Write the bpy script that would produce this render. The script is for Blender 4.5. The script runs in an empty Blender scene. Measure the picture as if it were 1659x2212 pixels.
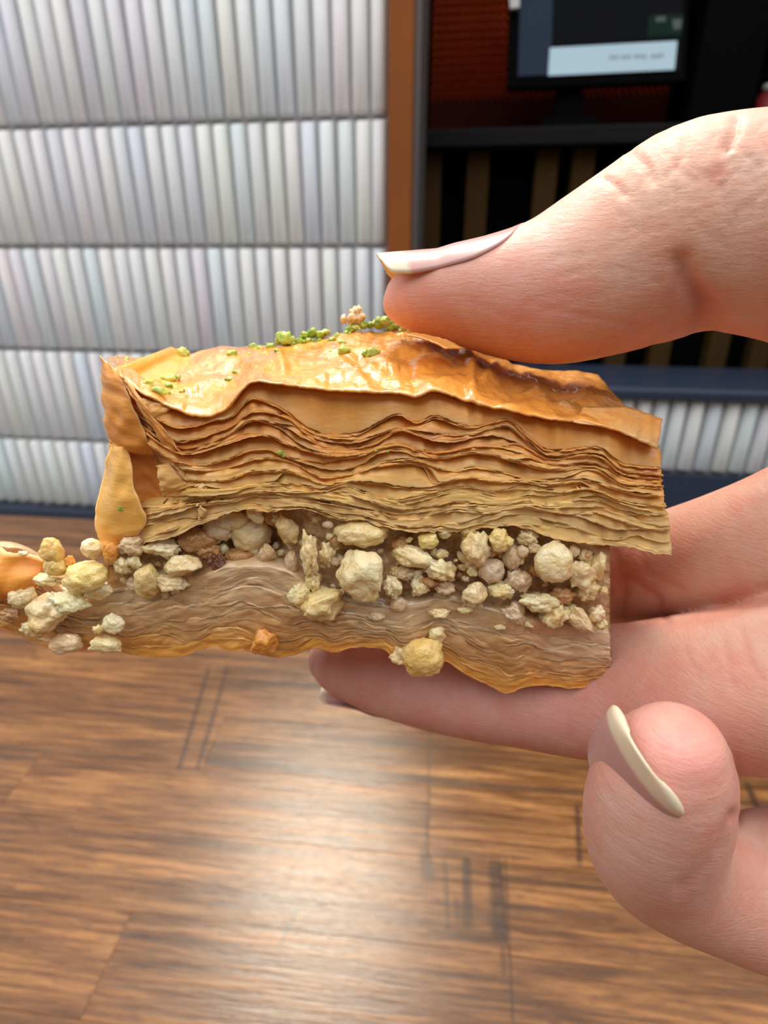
import bpy, bmesh, math, random
import numpy as np
from mathutils import Vector, noise as mnoise
from mathutils.bvhtree import BVHTree

random.seed(7); rng = np.random.default_rng(7)
SC = bpy.context.scene
COL = SC.collection
# ------------------------------------------------------------------ camera, sky, sun, exposure
IW, IH, FPX = 1659.0, 2212.0, 1251.0          # image size and focal length in pixels
PITCH = math.radians(24.15)
CAM = np.array([0.0, 0.0, 1.0])               # camera 0.25 m above the table top
K = 0.85e-3                                   # hand-held things are laid out in units of 0.85 mm
SN, CS = math.sin(PITCH), math.cos(PITCH)
cd = bpy.data.cameras.new('camera'); cam = bpy.data.objects.new('camera', cd); COL.objects.link(cam)
cam.location = CAM; cam.rotation_euler = (math.pi/2 - PITCH, 0, 0)
cd.sensor_fit = 'VERTICAL'; cd.sensor_height = 36; cd.lens = 36*FPX/IH
cd.clip_start = 0.002; cd.clip_end = 50
cd.dof.use_dof = True; cd.dof.focus_distance = 72*K; cd.dof.aperture_fstop = 30
SC.camera = cam
w = bpy.data.worlds.new('sky'); SC.world = w; w.use_nodes = True
nt = w.node_tree; bg = nt.nodes['Background']
tc = nt.nodes.new('ShaderNodeTexCoord'); sep = nt.nodes.new('ShaderNodeSeparateXYZ'); rmp = nt.nodes.new('ShaderNodeValToRGB')
nt.links.new(tc.outputs['Generated'], sep.inputs[0]); nt.links.new(sep.outputs['Z'], rmp.inputs['Fac'])
rmp.color_ramp.elements[0].position = 0.0; rmp.color_ramp.elements[0].color = (0.15, 0.15, 0.155, 1)      # overcast sky: darker at the horizon than overhead
rmp.color_ramp.elements[1].position = 0.85; rmp.color_ramp.elements[1].color = (1.0, 0.99, 0.98, 1)
nt.links.new(rmp.outputs[0], bg.inputs['Color']); bg.inputs['Strength'].default_value = 2.4
sd = bpy.data.lights.new('sun', 'SUN'); sun = bpy.data.objects.new('sun', sd); COL.objects.link(sun)
sd.energy = 2.5; sd.angle = math.radians(14); sd.color = (1.0, 0.91, 0.74)
_el, _az = math.radians(56), math.radians(-9)
_d = Vector((math.sin(_az)*math.cos(_el), math.cos(_az)*math.cos(_el), math.sin(_el)))   # towards the sun
sun.rotation_euler = _d.to_track_quat('Z', 'Y').to_euler(); sun.location = (0, 2, 3)
SC.view_settings.view_transform = 'Standard'; SC.view_settings.look = 'None'
SC.view_settings.gamma = 1; SC.view_settings.use_curve_mapping = False; SC.view_settings.exposure = 0.12
SC.cycles.use_denoising = True
SC.cycles.max_bounces = 8; SC.cycles.diffuse_bounces = 4; SC.cycles.glossy_bounces = 3; SC.cycles.transmission_bounces = 6
SC.cycles.caustics_reflective = False; SC.cycles.caustics_refractive = False

# ------------------------------------------------------------------ helpers
def ray(px, py):
    a = (np.asarray(px, float)-IW/2)/FPX; b = -(np.asarray(py, float)-IH/2)/FPX
    return a, b*SN+CS, b*CS-SN                 # world direction with unit depth along the lens axis
def front(px, py, Y):                          # point at horizontal distance Y (hand units, camera at origin)
    a, y, z = ray(px, py); t = np.asarray(Y, float)/y
    return np.stack([a*t, y*t, z*t], -1)
def deep(px, py, w_):                          # point at depth w along the lens axis (hand units)
    a, y, z = ray(px, py); w_ = np.asarray(w_, float)
    return np.stack([a*w_, y*w_, z*w_], -1)
def project(P):                                # hand units -> pixels, depth
    P = np.asarray(P, float)
    u = P[..., 0]; v = P[..., 1]*SN+P[..., 2]*CS; d = P[..., 1]*CS-P[..., 2]*SN
    return u/d*FPX+IW/2, -v/d*FPX+IH/2, d
def wpos(P): return CAM + K*np.asarray(P, float)
def vnoise(x, seed=0):                         # smooth 1-D noise in -1..1
    x = np.asarray(x, float); i = np.floor(x).astype(int); f = x-i; f = f*f*(3-2*f)
    def h(n): 
        s = np.sin(n*127.1+seed*311.7)*43758.5453; return 2*(s-np.floor(s))-1
    return h(i)*(1-f)+h(i+1)*f
def vn2(x, y, seed=0):
    x = np.asarray(x, float); y = np.asarray(y, float)
    i = np.floor(x).astype(int); j = np.floor(y).astype(int); f = x-i; g = y-j; f = f*f*(3-2*f); g = g*g*(3-2*g)
    def h(a, b):
        s = np.sin(a*127.1+b*269.5+seed*311.7)*43758.5453; return 2*(s-np.floor(s))-1
    return (h(i, j)*(1-f)+h(i+1, j)*f)*(1-g)+(h(i, j+1)*(1-f)+h(i+1, j+1)*f)*g
def link(o, parent=None):
    COL.objects.link(o)
    if parent is not None: o.parent = parent
    return o
def mesh_np(name, V, F, mat, parent=None, smooth=True, origin=None, attrs=None):
    V = np.asarray(V, float); me = bpy.data.meshes.new(name)
    org = np.zeros(3) if origin is None else np.asarray(origin, float)
    me.from_pydata((V-org).tolist(), [], [tuple(int(i) for i in f) for f in F])
    if smooth: me.polygons.foreach_set('use_smooth', np.ones(len(me.polygons), bool))
    me.materials.append(mat)
    for k, a in (attrs or {}).items():
        a = np.asarray(a, np.float32)
        if a.ndim == 1:
            me.attributes.new(k, 'FLOAT', 'POINT').data.foreach_set('value', a)
        else:
            c = np.ones((len(a), 4), np.float32); c[:, :3] = a
            me.attributes.new(k, 'FLOAT_COLOR', 'POINT').data.foreach_set('color', c.ravel())
    me.update()
    o = bpy.data.objects.new(name, me); o.location = org
    return link(o, parent)
def grid_faces(n, m, off=0, flip=False):
    i, j = np.meshgrid(np.arange(n-1), np.arange(m-1), indexing='ij'); a = (i*m+j).ravel()+off
    q = np.stack([a, a+m, a+m+1, a+1], -1)
    return q[:, ::-1] if flip else q
def shell(G, th):                              # G (n,m,3) -> closed thin solid of thickness th
    n, m, _ = G.shape
    du = np.gradient(G, axis=0); dv = np.gradient(G, axis=1)
    N = np.cross(du, dv); N /= np.linalg.norm(N, axis=-1, keepdims=True)+1e-12
    A = G.reshape(-1, 3); B = (G-N*th).reshape(-1, 3)
    f = [grid_faces(n, m), grid_faces(n, m, n*m, True)]
    ring = [i*m for i in range(n)] + [(n-1)*m+j for j in range(1, m)] + [i*m+m-1 for i in range(n-2, -1, -1)] + [j for j in range(m-2, 0, -1)]
    ring = np.array(ring); nx = np.roll(ring, -1)
    f.append(np.stack([ring, ring+n*m, nx+n*m, nx], -1))
    return np.concatenate([A, B]), np.concatenate(f)
def box_bm(bm, x0, x1, y0, y1, z0, z1):
    v = [bm.verts.new(p) for p in ((x0,y0,z0),(x1,y0,z0),(x1,y1,z0),(x0,y1,z0),(x0,y0,z1),(x1,y0,z1),(x1,y1,z1),(x0,y1,z1))]
    for q in ((0,3,2,1),(4,5,6,7),(0,1,5,4),(1,2,6,5),(2,3,7,6),(3,0,4,7)): bm.faces.new([v[i] for i in q])
    return v
def box(name, x0, x1, y0, y1, z0, z1, mat, parent=None, bev=0.0, seg=2):
    bm = bmesh.new(); c = ((x0+x1)/2, (y0+y1)/2, (z0+z1)/2)
    box_bm(bm, x0-c[0], x1-c[0], y0-c[1], y1-c[1], z0-c[2], z1-c[2])
    if bev > 0: bmesh.ops.bevel(bm, geom=bm.edges[:], offset=bev, segments=seg, affect='EDGES', profile=0.5)
    me = bpy.data.meshes.new(name); bm.to_mesh(me); bm.free(); me.materials.append(mat)
    o = bpy.data.objects.new(name, me); o.location = c
    return link(o, parent)
def empty(name, loc=(0, 0, 0), rz=0.0):
    o = bpy.data.objects.new(name, None); o.location = loc; o.rotation_euler = (0, 0, rz); o.empty_display_size = 0.02
    return link(o)
def tag(o, label=None, cat=None, group=None, kind=None):
    if label: o['label'] = label
    if cat: o['category'] = cat
    if group: o['group'] = group
    if kind: o['kind'] = kind
    return o

# ------------------------------------------------------------------ materials
class NT:
    def __init__(s, name):
        s.m = bpy.data.materials.new(name); s.m.use_nodes = True; s.t = s.m.node_tree; s.b = s.t.nodes['Principled BSDF']
    def n(s, typ, **kw):
        o = s.t.nodes.new(typ)
        for k, v in kw.items(): setattr(o, k, v)
        return o
    def put(s, sock, val):
        if hasattr(val, 'is_output'): s.t.links.new(val, sock)
        elif val is not None: sock.default_value = val
    def math(s, op, a, b=None, clamp=False):
        o = s.n('ShaderNodeMath', operation=op, use_clamp=clamp); s.put(o.inputs[0], a)
        if b is not None: s.put(o.inputs[1], b)
        return o.outputs[0]
    def mix(s, f, a, b, blend='MIX'):
        o = s.n('ShaderNodeMix', data_type='RGBA', blend_type=blend); s.put(o.inputs[0], f); s.put(o.inputs[6], a); s.put(o.inputs[7], b)
        return o.outputs[2]
    def noise(s, vec, scale, detail=3, rough=0.55, dist=0.0):
        o = s.n('ShaderNodeTexNoise'); s.put(o.inputs['Vector'], vec); o.inputs['Scale'].default_value = scale
        o.inputs['Detail'].default_value = detail; o.inputs['Roughness'].default_value = rough; o.inputs['Distortion'].default_value = dist
        return o.outputs['Fac']
    def ramp(s, f, *st):
        o = s.n('ShaderNodeValToRGB'); s.put(o.inputs[0], f); e = o.color_ramp.elements
        while len(e) < len(st): e.new(0.5)
        for x, (p, c) in zip(e, st): x.position = p; x.color = (*c, 1) if len(c) == 3 else c
        return o.outputs[0]
    def rng(s, v, a, b, c=0.0, d=1.0):
        o = s.n('ShaderNodeMapRange', clamp=True); s.put(o.inputs[0], v)
        for i, x in enumerate((a, b, c, d)): o.inputs[i+1].default_value = x
        return o.outputs[0]
    def pos(s): return s.n('ShaderNodeNewGeometry').outputs['Position']
    def obj(s): return s.n('ShaderNodeTexCoord').outputs['Object']
    def mapv(s, vec, scale=(1, 1, 1), rot=(0, 0, 0), loc=(0, 0, 0)):
        o = s.n('ShaderNodeMapping'); s.put(o.inputs[0], vec); o.inputs['Scale'].default_value = scale
        o.inputs['Rotation'].default_value = rot; o.inputs['Location'].default_value = loc
        return o.outputs[0]
    def attr(s, name, out='Fac'):
        return s.n('ShaderNodeAttribute', attribute_name=name).outputs[out]
    def ocol(s): return s.n('ShaderNodeObjectInfo').outputs['Color']
    def bump(s, h, dist, strength=1.0):
        o = s.n('ShaderNodeBump'); s.put(o.inputs['Height'], h); o.inputs['Distance'].default_value = dist; o.inputs['Strength'].default_value = strength
        s.t.links.new(o.outputs[0], s.b.inputs['Normal'])
    def set(s, **kw):
        names = dict(col='Base Color', rough='Roughness', metal='Metallic', sss='Subsurface Weight', sssr='Subsurface Radius', ssss='Subsurface Scale',
                     coat='Coat Weight', coatr='Coat Roughness', spec='Specular IOR Level', em='Emission Color', ems='Emission Strength', trans='Transmission Weight', ior='IOR')
        for k, v in kw.items():
            if isinstance(v, tuple) and len(v) == 3 and k in ('col', 'em'): v = (*v, 1)
            s.put(s.b.inputs[names[k]], v)
        return s
def flat(name, col, rough=0.5, **kw):
    return NT(name).set(col=col, rough=rough, **kw).m
def toned(name, col, rough, var=0.12, scale=40, **kw):
    t = NT(name); f = t.noise(t.pos(), scale, 4)
    t.set(col=t.mix(f, tuple(c*(1-var) for c in col)+(1,), tuple(min(1, c*(1+var)) for c in col)+(1,)), rough=rough, **kw)
    return t.m

def skin_mat():
    t = NT('skin'); p = t.pos()
    tint = t.attr('tint', 'Color')
    n1 = t.noise(p, 160, 4, 0.6); n2 = t.noise(p, 900, 3, 0.6)
    c = t.mix(t.rng(n1, 0.35, 0.68), tint, (0.98, 0.74, 0.70, 1), 'MULTIPLY')
    c = t.mix(t.rng(n2, 0.45, 0.8, 0, 0.22), c, (0.95, 0.62, 0.52, 1), 'MULTIPLY')
    t.set(col=c, rough=t.rng(n2, 0.3, 0.7, 0.42, 0.58), sss=0.22, ssss=0.0014, spec=0.35)
    t.b.inputs['Subsurface Radius'].default_value = (1.0, 0.38, 0.22)
    v = t.n('ShaderNodeTexVoronoi', feature='DISTANCE_TO_EDGE'); v.inputs['Scale'].default_value = 1.0
    wob = t.n('ShaderNodeVectorMath', operation='ADD'); t.put(wob.inputs[0], t.mapv(p, (1500, 1100, 1900), (0.4, 0.3, 0.5)))
    nz = t.n('ShaderNodeTexNoise'); t.put(nz.inputs['Vector'], p); nz.inputs['Scale'].default_value = 420
    t.put(wob.inputs[1], nz.outputs['Color']); t.put(v.inputs['Vector'], wob.outputs[0])
    lines = t.noise(t.mapv(p, (500, 500, 2600), (0.25, 0.5, 0.15)), 1.0, 3, 0.6, 0.4)
    h = t.math('ADD', t.math('MULTIPLY', t.rng(v.outputs['Distance'], 0, 0.16), 0.13), t.math('MULTIPLY', lines, 1.0))
    h = t.math('ADD', h, t.math('MULTIPLY', t.noise(p, 2600, 2), 0.25))
    t.bump(h, 0.00010, 0.75)
    return t.m
def nail_mat():
    t = NT('nail'); f = t.attr('free')
    c = t.mix(f, (0.50, 0.29, 0.27, 1), (0.66, 0.58, 0.43, 1))
    t.set(col=c, rough=0.32, sss=0.25, ssss=0.0006, spec=0.3)
    t.bump(t.noise(t.pos(), 500, 2), 0.00003, 0.5)
    return t.m
def phyllo_mat(name, wet):
    t = NT(name); p = t.pos(); col = t.ocol(); e = t.attr('edge')
    n1 = t.noise(p, 130, 4, 0.6, 0.5); n2 = t.noise(t.mapv(p, (1, 1, 3.0)), 700, 3, 0.6)
    dark = t.mix(1.0, col, (0.88, 0.72, 0.52, 1), 'MULTIPLY')
    c = t.mix(t.rng(n1, 0.35, 0.68), dark, col)
    c = t.mix(t.rng(n2, 0.4, 0.75, 0, 0.2), c, (1.0, 0.80, 0.55, 1), 'SOFT_LIGHT')
    if not wet:
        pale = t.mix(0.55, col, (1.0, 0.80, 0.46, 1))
        c = t.mix(t.math('MULTIPLY', e, 0.85), c, pale)  # lips paler: dry pastry edge, with their sunlit look painted in
        g = t.rng(t.noise(p, 220, 3, 0.6), 0.40, 0.66, 0.58, 0.30)
        t.set(col=c, rough=g, sss=0.12, ssss=0.0003, spec=0.45, coat=t.rng(t.noise(p, 260, 2), 0.45, 0.65, 0.0, 0.5), coatr=0.15)
        t.b.inputs['Subsurface Radius'].default_value = (1.0, 0.55, 0.22)
        t.bump(t.math('ADD', t.math('MULTIPLY', n1, 0.6), t.math('MULTIPLY', n2, 0.3)), 0.0004, 0.6)
    else:
        t.set(col=c, rough=t.rng(n2, 0.3, 0.7, 0.14, 0.34), sss=0.3, ssss=0.0008, spec=0.5, coat=0.8, coatr=0.05)
        t.b.inputs['Subsurface Radius'].default_value = (1.0, 0.8, 0.55)
        t.bump(t.math('ADD', t.math('MULTIPLY', t.noise(t.mapv(p, (1, 1, 1.5)), 190, 3, 0.5, 0.8), 1.0), t.math('MULTIPLY', n2, 0.08)), 0.0013, 0.6)
    return t.m
def glaze_mat():
    t = NT('glazed_pastry'); p = t.pos(); col = t.ocol()
    n1 = t.noise(p, 95, 5, 0.62, 0.6); n2 = t.noise(p, 600, 4, 0.65)
    c = t.mix(t.rng(n1, 0.34, 0.66), (0.62, 0.22, 0.035, 1), col)
    c = t.mix(t.rng(n2, 0.4, 0.75, 0, 0.5), c, (1.0, 0.84, 0.55, 1), 'SOFT_LIGHT')
    t.set(col=c, rough=t.rng(t.noise(p, 170, 3), 0.38, 0.62, 0.42, 0.14), sss=0.12, ssss=0.0004, coat=t.rng(t.noise(p, 120, 3), 0.40, 0.58, 0.1, 1.0), coatr=0.05)
    t.b.inputs['Subsurface Radius'].default_value = (1.0, 0.5, 0.2)
    t.bump(t.math('ADD', t.noise(p, 260, 4, 0.6, 0.9), t.math('MULTIPLY', n2, 0.25)), 0.0008, 0.6)
    return t.m
def nut_mat():
    t = NT('chopped_nut'); o = t.obj(); p = t.pos(); col = t.ocol()
    n1 = t.noise(p, 280, 5, 0.62); n2 = t.noise(p, 1300, 3, 0.6)
    c = t.mix(t.rng(n1, 0.36, 0.66), t.mix(1.0, col, (0.90, 0.78, 0.56, 1), 'MULTIPLY'), col)
    sp = t.rng(t.noise(p, 700, 2, 0.5), 0.70, 0.76)
    c = t.mix(t.math('MULTIPLY', sp, 0.4), c, (0.28, 0.13, 0.05, 1))
    t.set(col=c, rough=t.rng(n2, 0.35, 0.65, 0.28, 0.5), sss=0.5, ssss=0.0010, spec=0.5, coat=t.rng(n1, 0.40, 0.6, 0.2, 1.0), coatr=0.06)
    t.b.inputs['Subsurface Radius'].default_value = (1.0, 0.85, 0.6)
    t.bump(t.math('ADD', t.math('MULTIPLY', t.noise(p, 480, 4, 0.62, 0.3), 0.9), t.math('MULTIPLY', n2, 0.35)), 0.0011, 0.7)
    return t.m
def pistachio_mat():
    t = NT('pistachio'); p = t.pos()
    c = t.ramp(t.noise(p, 420, 3, 0.6), (0.30, (0.10, 0.20, 0.02)), (0.45, (0.30, 0.46, 0.04)), (0.62, (0.55, 0.66, 0.10)), (0.8, (0.80, 0.78, 0.28)))
    c = t.mix(0.45, c, t.ocol())
    t.set(col=c, rough=0.4, sss=0.15, ssss=0.0003, coat=0.3, coatr=0.15); t.bump(t.noise(p, 1100, 3), 0.0004, 0.7)
    return t.m
def tile_mat():
    t = NT('glazed_tile'); p = t.pos()
    n = t.noise(t.mapv(p, (1, 1, 0.25)), 30, 3)
    t.set(col=t.mix(t.rng(n, 0.3, 0.7, 0, 0.5), t.ocol(), (0.80, 0.84, 0.90, 1), 'MULTIPLY'), rough=0.38, spec=0.4)
    t.bump(t.noise(p, 60, 3), 0.0008, 0.3)
    return t.m
TABLE_YAW = math.radians(-6.0)
def tpt(px, py, h=0.25):                       # pixel -> world XY on the table top
    a, y, z = ray(px, py); t = h/-z
    return a*t, y*t
def table_mat():
    t = NT('table_wood'); p = t.mapv(t.pos(), (1, 1, 1), (0, 0, -TABLE_YAW))
    rnd = t.n('ShaderNodeObjectInfo').outputs['Random']
    off = t.n('ShaderNodeCombineXYZ'); t.put(off.inputs[0], t.math('MULTIPLY', rnd, 7.0)); t.put(off.inputs[2], t.math('MULTIPLY', rnd, 3.0))
    add = t.n('ShaderNodeVectorMath', operation='ADD'); t.put(add.inputs[0], p); t.put(add.inputs[1], off.outputs[0]); q = add.outputs[0]
    g1 = t.noise(t.mapv(q, (3.2, 42, 4)), 1.6, 5, 0.62, 0.9)
    g2 = t.noise(t.mapv(q, (22, 420, 20)), 1.0, 4, 0.65, 0.3)
    g3 = t.noise(t.mapv(q, (60, 900, 20)), 1.0, 3, 0.6)
    c = t.ramp(g1, (0.30, (0.075, 0.029, 0.009)), (0.46, (0.18, 0.075, 0.021)), (0.60, (0.27, 0.118, 0.035)), (0.75, (0.35, 0.165, 0.052)))
    c = t.mix(t.rng(g2, 0.42, 0.62, 0.75, 0.0), c, (0.32, 0.25, 0.22, 1), 'MULTIPLY')
    c = t.mix(t.rng(g3, 0.35, 0.5, 0.5, 0.0), c, (0.45, 0.36, 0.30, 1), 'MULTIPLY')
    pore = t.rng(t.noise(t.mapv(q, (130, 1500, 20)), 1.0, 2, 0.5), 0.60, 0.70, 0.0, 0.7)
    c = t.mix(pore, c, (0.04, 0.018, 0.009, 1))
    band = t.rng(t.noise(t.mapv(q, (1.6, 75, 1)), 1.0, 2, 0.5, 0.6), 0.58, 0.70)
    c = t.mix(t.math('MULTIPLY', band, 0.9), c, (0.045, 0.022, 0.012, 1))
    # scratches, joint lines and other dark marks in the wood: segments on the table top
    sx = t.n('ShaderNodeSeparateXYZ'); t.put(sx.inputs[0], t.pos()); X, Y = sx.outputs[0], sx.outputs[1]
    brk = t.noise(t.mapv(t.pos(), (90, 260, 1)), 1.0, 3, 0.6)
    marks = [((452,1440),(385,1665),5,.75),((492,1440),(425,1665),5,.75),((930,1540),(920,1850),2.0,.6),((918,1832),(926,1905),13,.75),((960,1835),(968,2010),5,.5),
             ((1008,1842),(1010,2005),9,.75),((985,1935),(990,1990),6,.5),((1070,1850),(1080,2040),14,.85),((1092,1850),(1108,2212),2.5,.7),((930,1840),(1085,1856),9,.55),((930,2010),(1085,2036),4,.5),
             ((1247,1740),(1252,1868),5,.8),((1612,1690),(1640,1755),7,.8),((600,1798),(612,1815),7,.6),((625,1800),(640,1818),6,.5),((690,1806),(760,1818),8,.55),
             ((648,1955),(605,2040),4,.6),((645,1750),(652,1762),8,.6),((1085,2040),(1090,2110),5,.6)]
    tot = None
    for (a, b, hw, st) in marks:
        ax, ay = tpt(*a); bx, by = tpt(*b); L = math.hypot(bx-ax, by-ay); dx, dy = (bx-ax)/L, (by-ay)/L
        my = (a[1]+b[1])/2; W = hw*0.25/math.sin(PITCH+math.atan((my-IH/2)/FPX))/FPX*1.0
        ux = t.math('SUBTRACT', X, (ax+bx)/2); uy = t.math('SUBTRACT', Y, (ay+by)/2)
        al = t.math('ABSOLUTE', t.math('ADD', t.math('MULTIPLY', ux, dx), t.math('MULTIPLY', uy, dy)))
        ac = t.math('ABSOLUTE', t.math('SUBTRACT', t.math('MULTIPLY', ux, dy), t.math('MULTIPLY', uy, dx)))
        f = t.math('MULTIPLY', t.rng(al, L/2-0.002, L/2+0.002, st, 0), t.rng(ac, W*0.55, W*1.35, 1, 0))
        tot = f if tot is None else t.math('MAXIMUM', tot, f)
    c = t.mix(t.math('MULTIPLY', tot, t.rng(brk, 0.28, 0.55, 0.6, 1.0)), c, (0.028, 0.013, 0.008, 1))
    t.set(col=c, rough=t.rng(g2, 0.3, 0.7, 0.21, 0.29), spec=0.30, coat=0.0, coatr=0.22)
    t.bump(t.math('ADD', t.math('MULTIPLY', g2, 0.6), t.math('MULTIPLY', g3, 0.4)), 0.0005, 0.45)
    return t.m

M = dict(skin=skin_mat(), nail=nail_mat(), dry=phyllo_mat('phyllo_pastry', False), wet=phyllo_mat('soaked_pastry', True), glaze=glaze_mat(), nut=nut_mat(), pist=pistachio_mat(),
         tile=tile_mat(), table=table_mat(),
         grout=toned('grey_grout', (0.40, 0.39, 0.40), 0.9, 0.1, 80),
         brown=toned('brown_painted_frame', (0.26, 0.080, 0.018), 0.6, 0.12, 9, spec=0.15), metal=flat('brushed_metal', (0.12, 0.11, 0.11), 0.45, metal=0.3),
         redmesh=toned('red_oxide_metal', (0.90, 0.20, 0.06), 0.6, 0.2, 30, spec=0.1), redpanel=toned('dark_red_panel', (0.045, 0.007, 0.005), 0.7, 0.2, 12, spec=0.05),
         black=flat('black_plastic', (0.002, 0.002, 0.0025), 0.6, spec=0.04), dark=toned('black_board', (0.0025, 0.002, 0.002), 0.9, 0.2, 20, spec=0.02),
         slat=toned('stained_slat', (0.055, 0.030, 0.010), 0.7, 0.2, 25, spec=0.05), navy=toned('navy_paint', (0.030, 0.042, 0.075), 0.35, 0.15, 14),
         rail=flat('dark_grey_rail', (0.010, 0.009, 0.010), 0.6, spec=0.08), paste=None, floor=toned('grey_floor', (0.12, 0.11, 0.10), 0.85, 0.2, 5),
         white=flat('white_enamel', (0.7, 0.7, 0.72), 0.3), red=flat('red_enamel', (0.22, 0.02, 0.02), 0.4))
def screen(name, col, s): return flat(name, (0.002, 0.002, 0.003), 0.5, spec=0.06, em=col, ems=s)
M['s_dark'] = screen('screen_dark', (0.20, 0.25, 0.33), 0.012); M['s_blue'] = screen('screen_blue', (0.22, 0.33, 0.52), 0.085)
M['s_box'] = screen('screen_white', (0.60, 0.80, 0.92), 0.62); M['s_text'] = screen('screen_grey', (0.50, 0.62, 0.66), 0.42)
M['s_green'] = screen('screen_green', (0.10, 0.35, 0.22), 0.05); M['s_pale'] = screen('screen_pale', (0.45, 0.55, 0.50), 0.16)
def paste_mat():
    t = NT('nut_paste'); p = t.pos(); n1 = t.noise(p, 240, 5, 0.65, 0.4); n2 = t.noise(p, 900, 3)
    c = t.ramp(n1, (0.3, (0.26, 0.11, 0.04)), (0.46, (0.60, 0.37, 0.18)), (0.62, (0.85, 0.64, 0.38)))
    t.set(col=c, rough=0.3, sss=0.2, ssss=0.0006, coat=0.5, coatr=0.1)
    t.b.inputs['Subsurface Radius'].default_value = (1.0, 0.6, 0.3)
    t.bump(t.math('ADD', n1, t.math('MULTIPLY', n2, 0.4)), 0.0012, 0.9)
    return t.m
M['paste'] = paste_mat()

# ------------------------------------------------------------------ setting: floor, tiled wall, opening
box('floor', -3, 3, -2.5, 3, -0.05, 0, M['floor'])['kind'] = 'structure'
box('shade_wall', -2.2, 2.2, -0.92, -0.82, 0, 1.75, M['floor'])['kind'] = 'structure'      # unseen wall added behind the camera to shade the front of the hand
PSI = math.radians(7.9)
W0 = np.array([-0.30, 0.90])
E1 = np.array([math.cos(PSI), -math.sin(PSI)]); NB = np.array([math.sin(PSI), math.cos(PSI)])   # along the wall, into the wall
def wl(px, py, back=0.0):                      # pixel -> wall-local (s, z above camera height) on a plane set back by `back`
    a, y, z = ray(px, py); t = (W0@NB+back)/(a*NB[0]+y*NB[1])
    P = np.array([a*t, y*t])-W0
    return float(P@E1), float(z*t)
def wroot(name): return empty(name, (W0[0], W0[1], 1.0), -PSI)
s_fr, _ = wl(840, 300)
_, z1 = wl(200, 533); _, z3 = wl(200, 953); TH = (z1-z3)/2
_, z_bot = wl(200, 1094); _, z_sill = wl(1500, 860); _, z_rb = wl(1550, 1022)
S_LEFT, S_RIGHT, Z_TOP = -0.95, 1.05, z1+3*TH-0.02
wall = tag(wroot('wall_left'), 'white wall of vertical ribbed finger tiles beside the brown frame', kind='structure')
box('backing', S_LEFT-0.02, s_fr, 0.006, 0.10, z_bot-0.004, Z_TOP, M['grout'], wall)
def tile_mesh(w_, h_, d_):
    n, m = 11, 7; zs = [-0.5, -0.49, -0.465, 0, 0.465, 0.49, 0.5]; ds = [0.25, 0.72, 1, 1, 1, 0.72, 0.25]
    V = []
    for i in range(n):
        a = math.pi*(i/(n-1)); x = -math.cos(a)
        x = x*w_/2
        for z, k in zip(zs, ds): V.append((x*(0.90+0.10*k), -d_*math.sin(a)**0.8*k+0.006, z*h_))
    return V, grid_faces(n, m)
PITCHS = 0.0236
tileh = [TH-0.0045, (z1-2*TH-z_bot)-0.0045]
_V, _F = tile_mesh(PITCHS-0.0040, tileh[0], 0.0125); tile_a = mesh_np('tile', _V, _F, M['tile'], wall)
_V, _F = tile_mesh(PITCHS-0.0040, tileh[1], 0.0125); tile_b = mesh_np('tile', _V, _F, M['tile'], wall)
tile_tints = [(0.83, 0.85, 0.85), (0.84, 0.86, 0.84), (0.80, 0.80, 0.83), (0.76, 0.81, 0.86), (0.78, 0.84, 0.85), (0.85, 0.85, 0.83), (0.82, 0.82, 0.83), (0.74, 0.74, 0.79)]
used = set()
def put_tile(src, x, z, par):
    o = src
    if src.name in used: o = src.copy(); link(o, par)
    used.add(o.name)
    o.parent = par
    o.location = (x+random.uniform(-.0006, .0006), random.uniform(-.0008, .0008), z); o.rotation_euler = (0, random.uniform(-.004, .004), random.uniform(-.02, .02))
    o.color = (*[min(1, c*random.uniform(0.97, 1.03)) for c in random.choices(tile_tints, (7, 7, 2, 2, 4, 4, 5, 1))[0]], 1)
ncol = int((s_fr-S_LEFT)/PITCHS)
for r in range(-3, 3):                          # rows counted downwards from the second joint
    zt = z1-r*TH; hh = TH if r < 2 else z1-2*TH-z_bot
    jit = random.uniform(-.003, .003)
    for c in range(ncol):
        put_tile(tile_b if r == 2 else tile_a, s_fr-(c+0.5)*PITCHS-0.0006+jit*(c > 0), zt-hh/2, wall)
# right panel of tiles under the sill
wr = tag(wroot('wall_right'), 'low strip of white ribbed tiles under the navy sill', kind='structure')
hr = z_sill-z_rb
box('backing', s_fr, S_RIGHT, 0.006, 0.10, z_rb-0.003, z_sill, M['grout'], wr)
_V, _F = tile_mesh(PITCHS-0.0040, hr-0.003, 0.0125); tile_c = mesh_np('tile', _V, _F, M['tile'], wr)
for c in range(int((S_RIGHT-s_fr)/PITCHS)): put_tile(tile_c, s_fr+(c+0.5)*PITCHS, (z_sill+z_rb)/2, wr)
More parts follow.
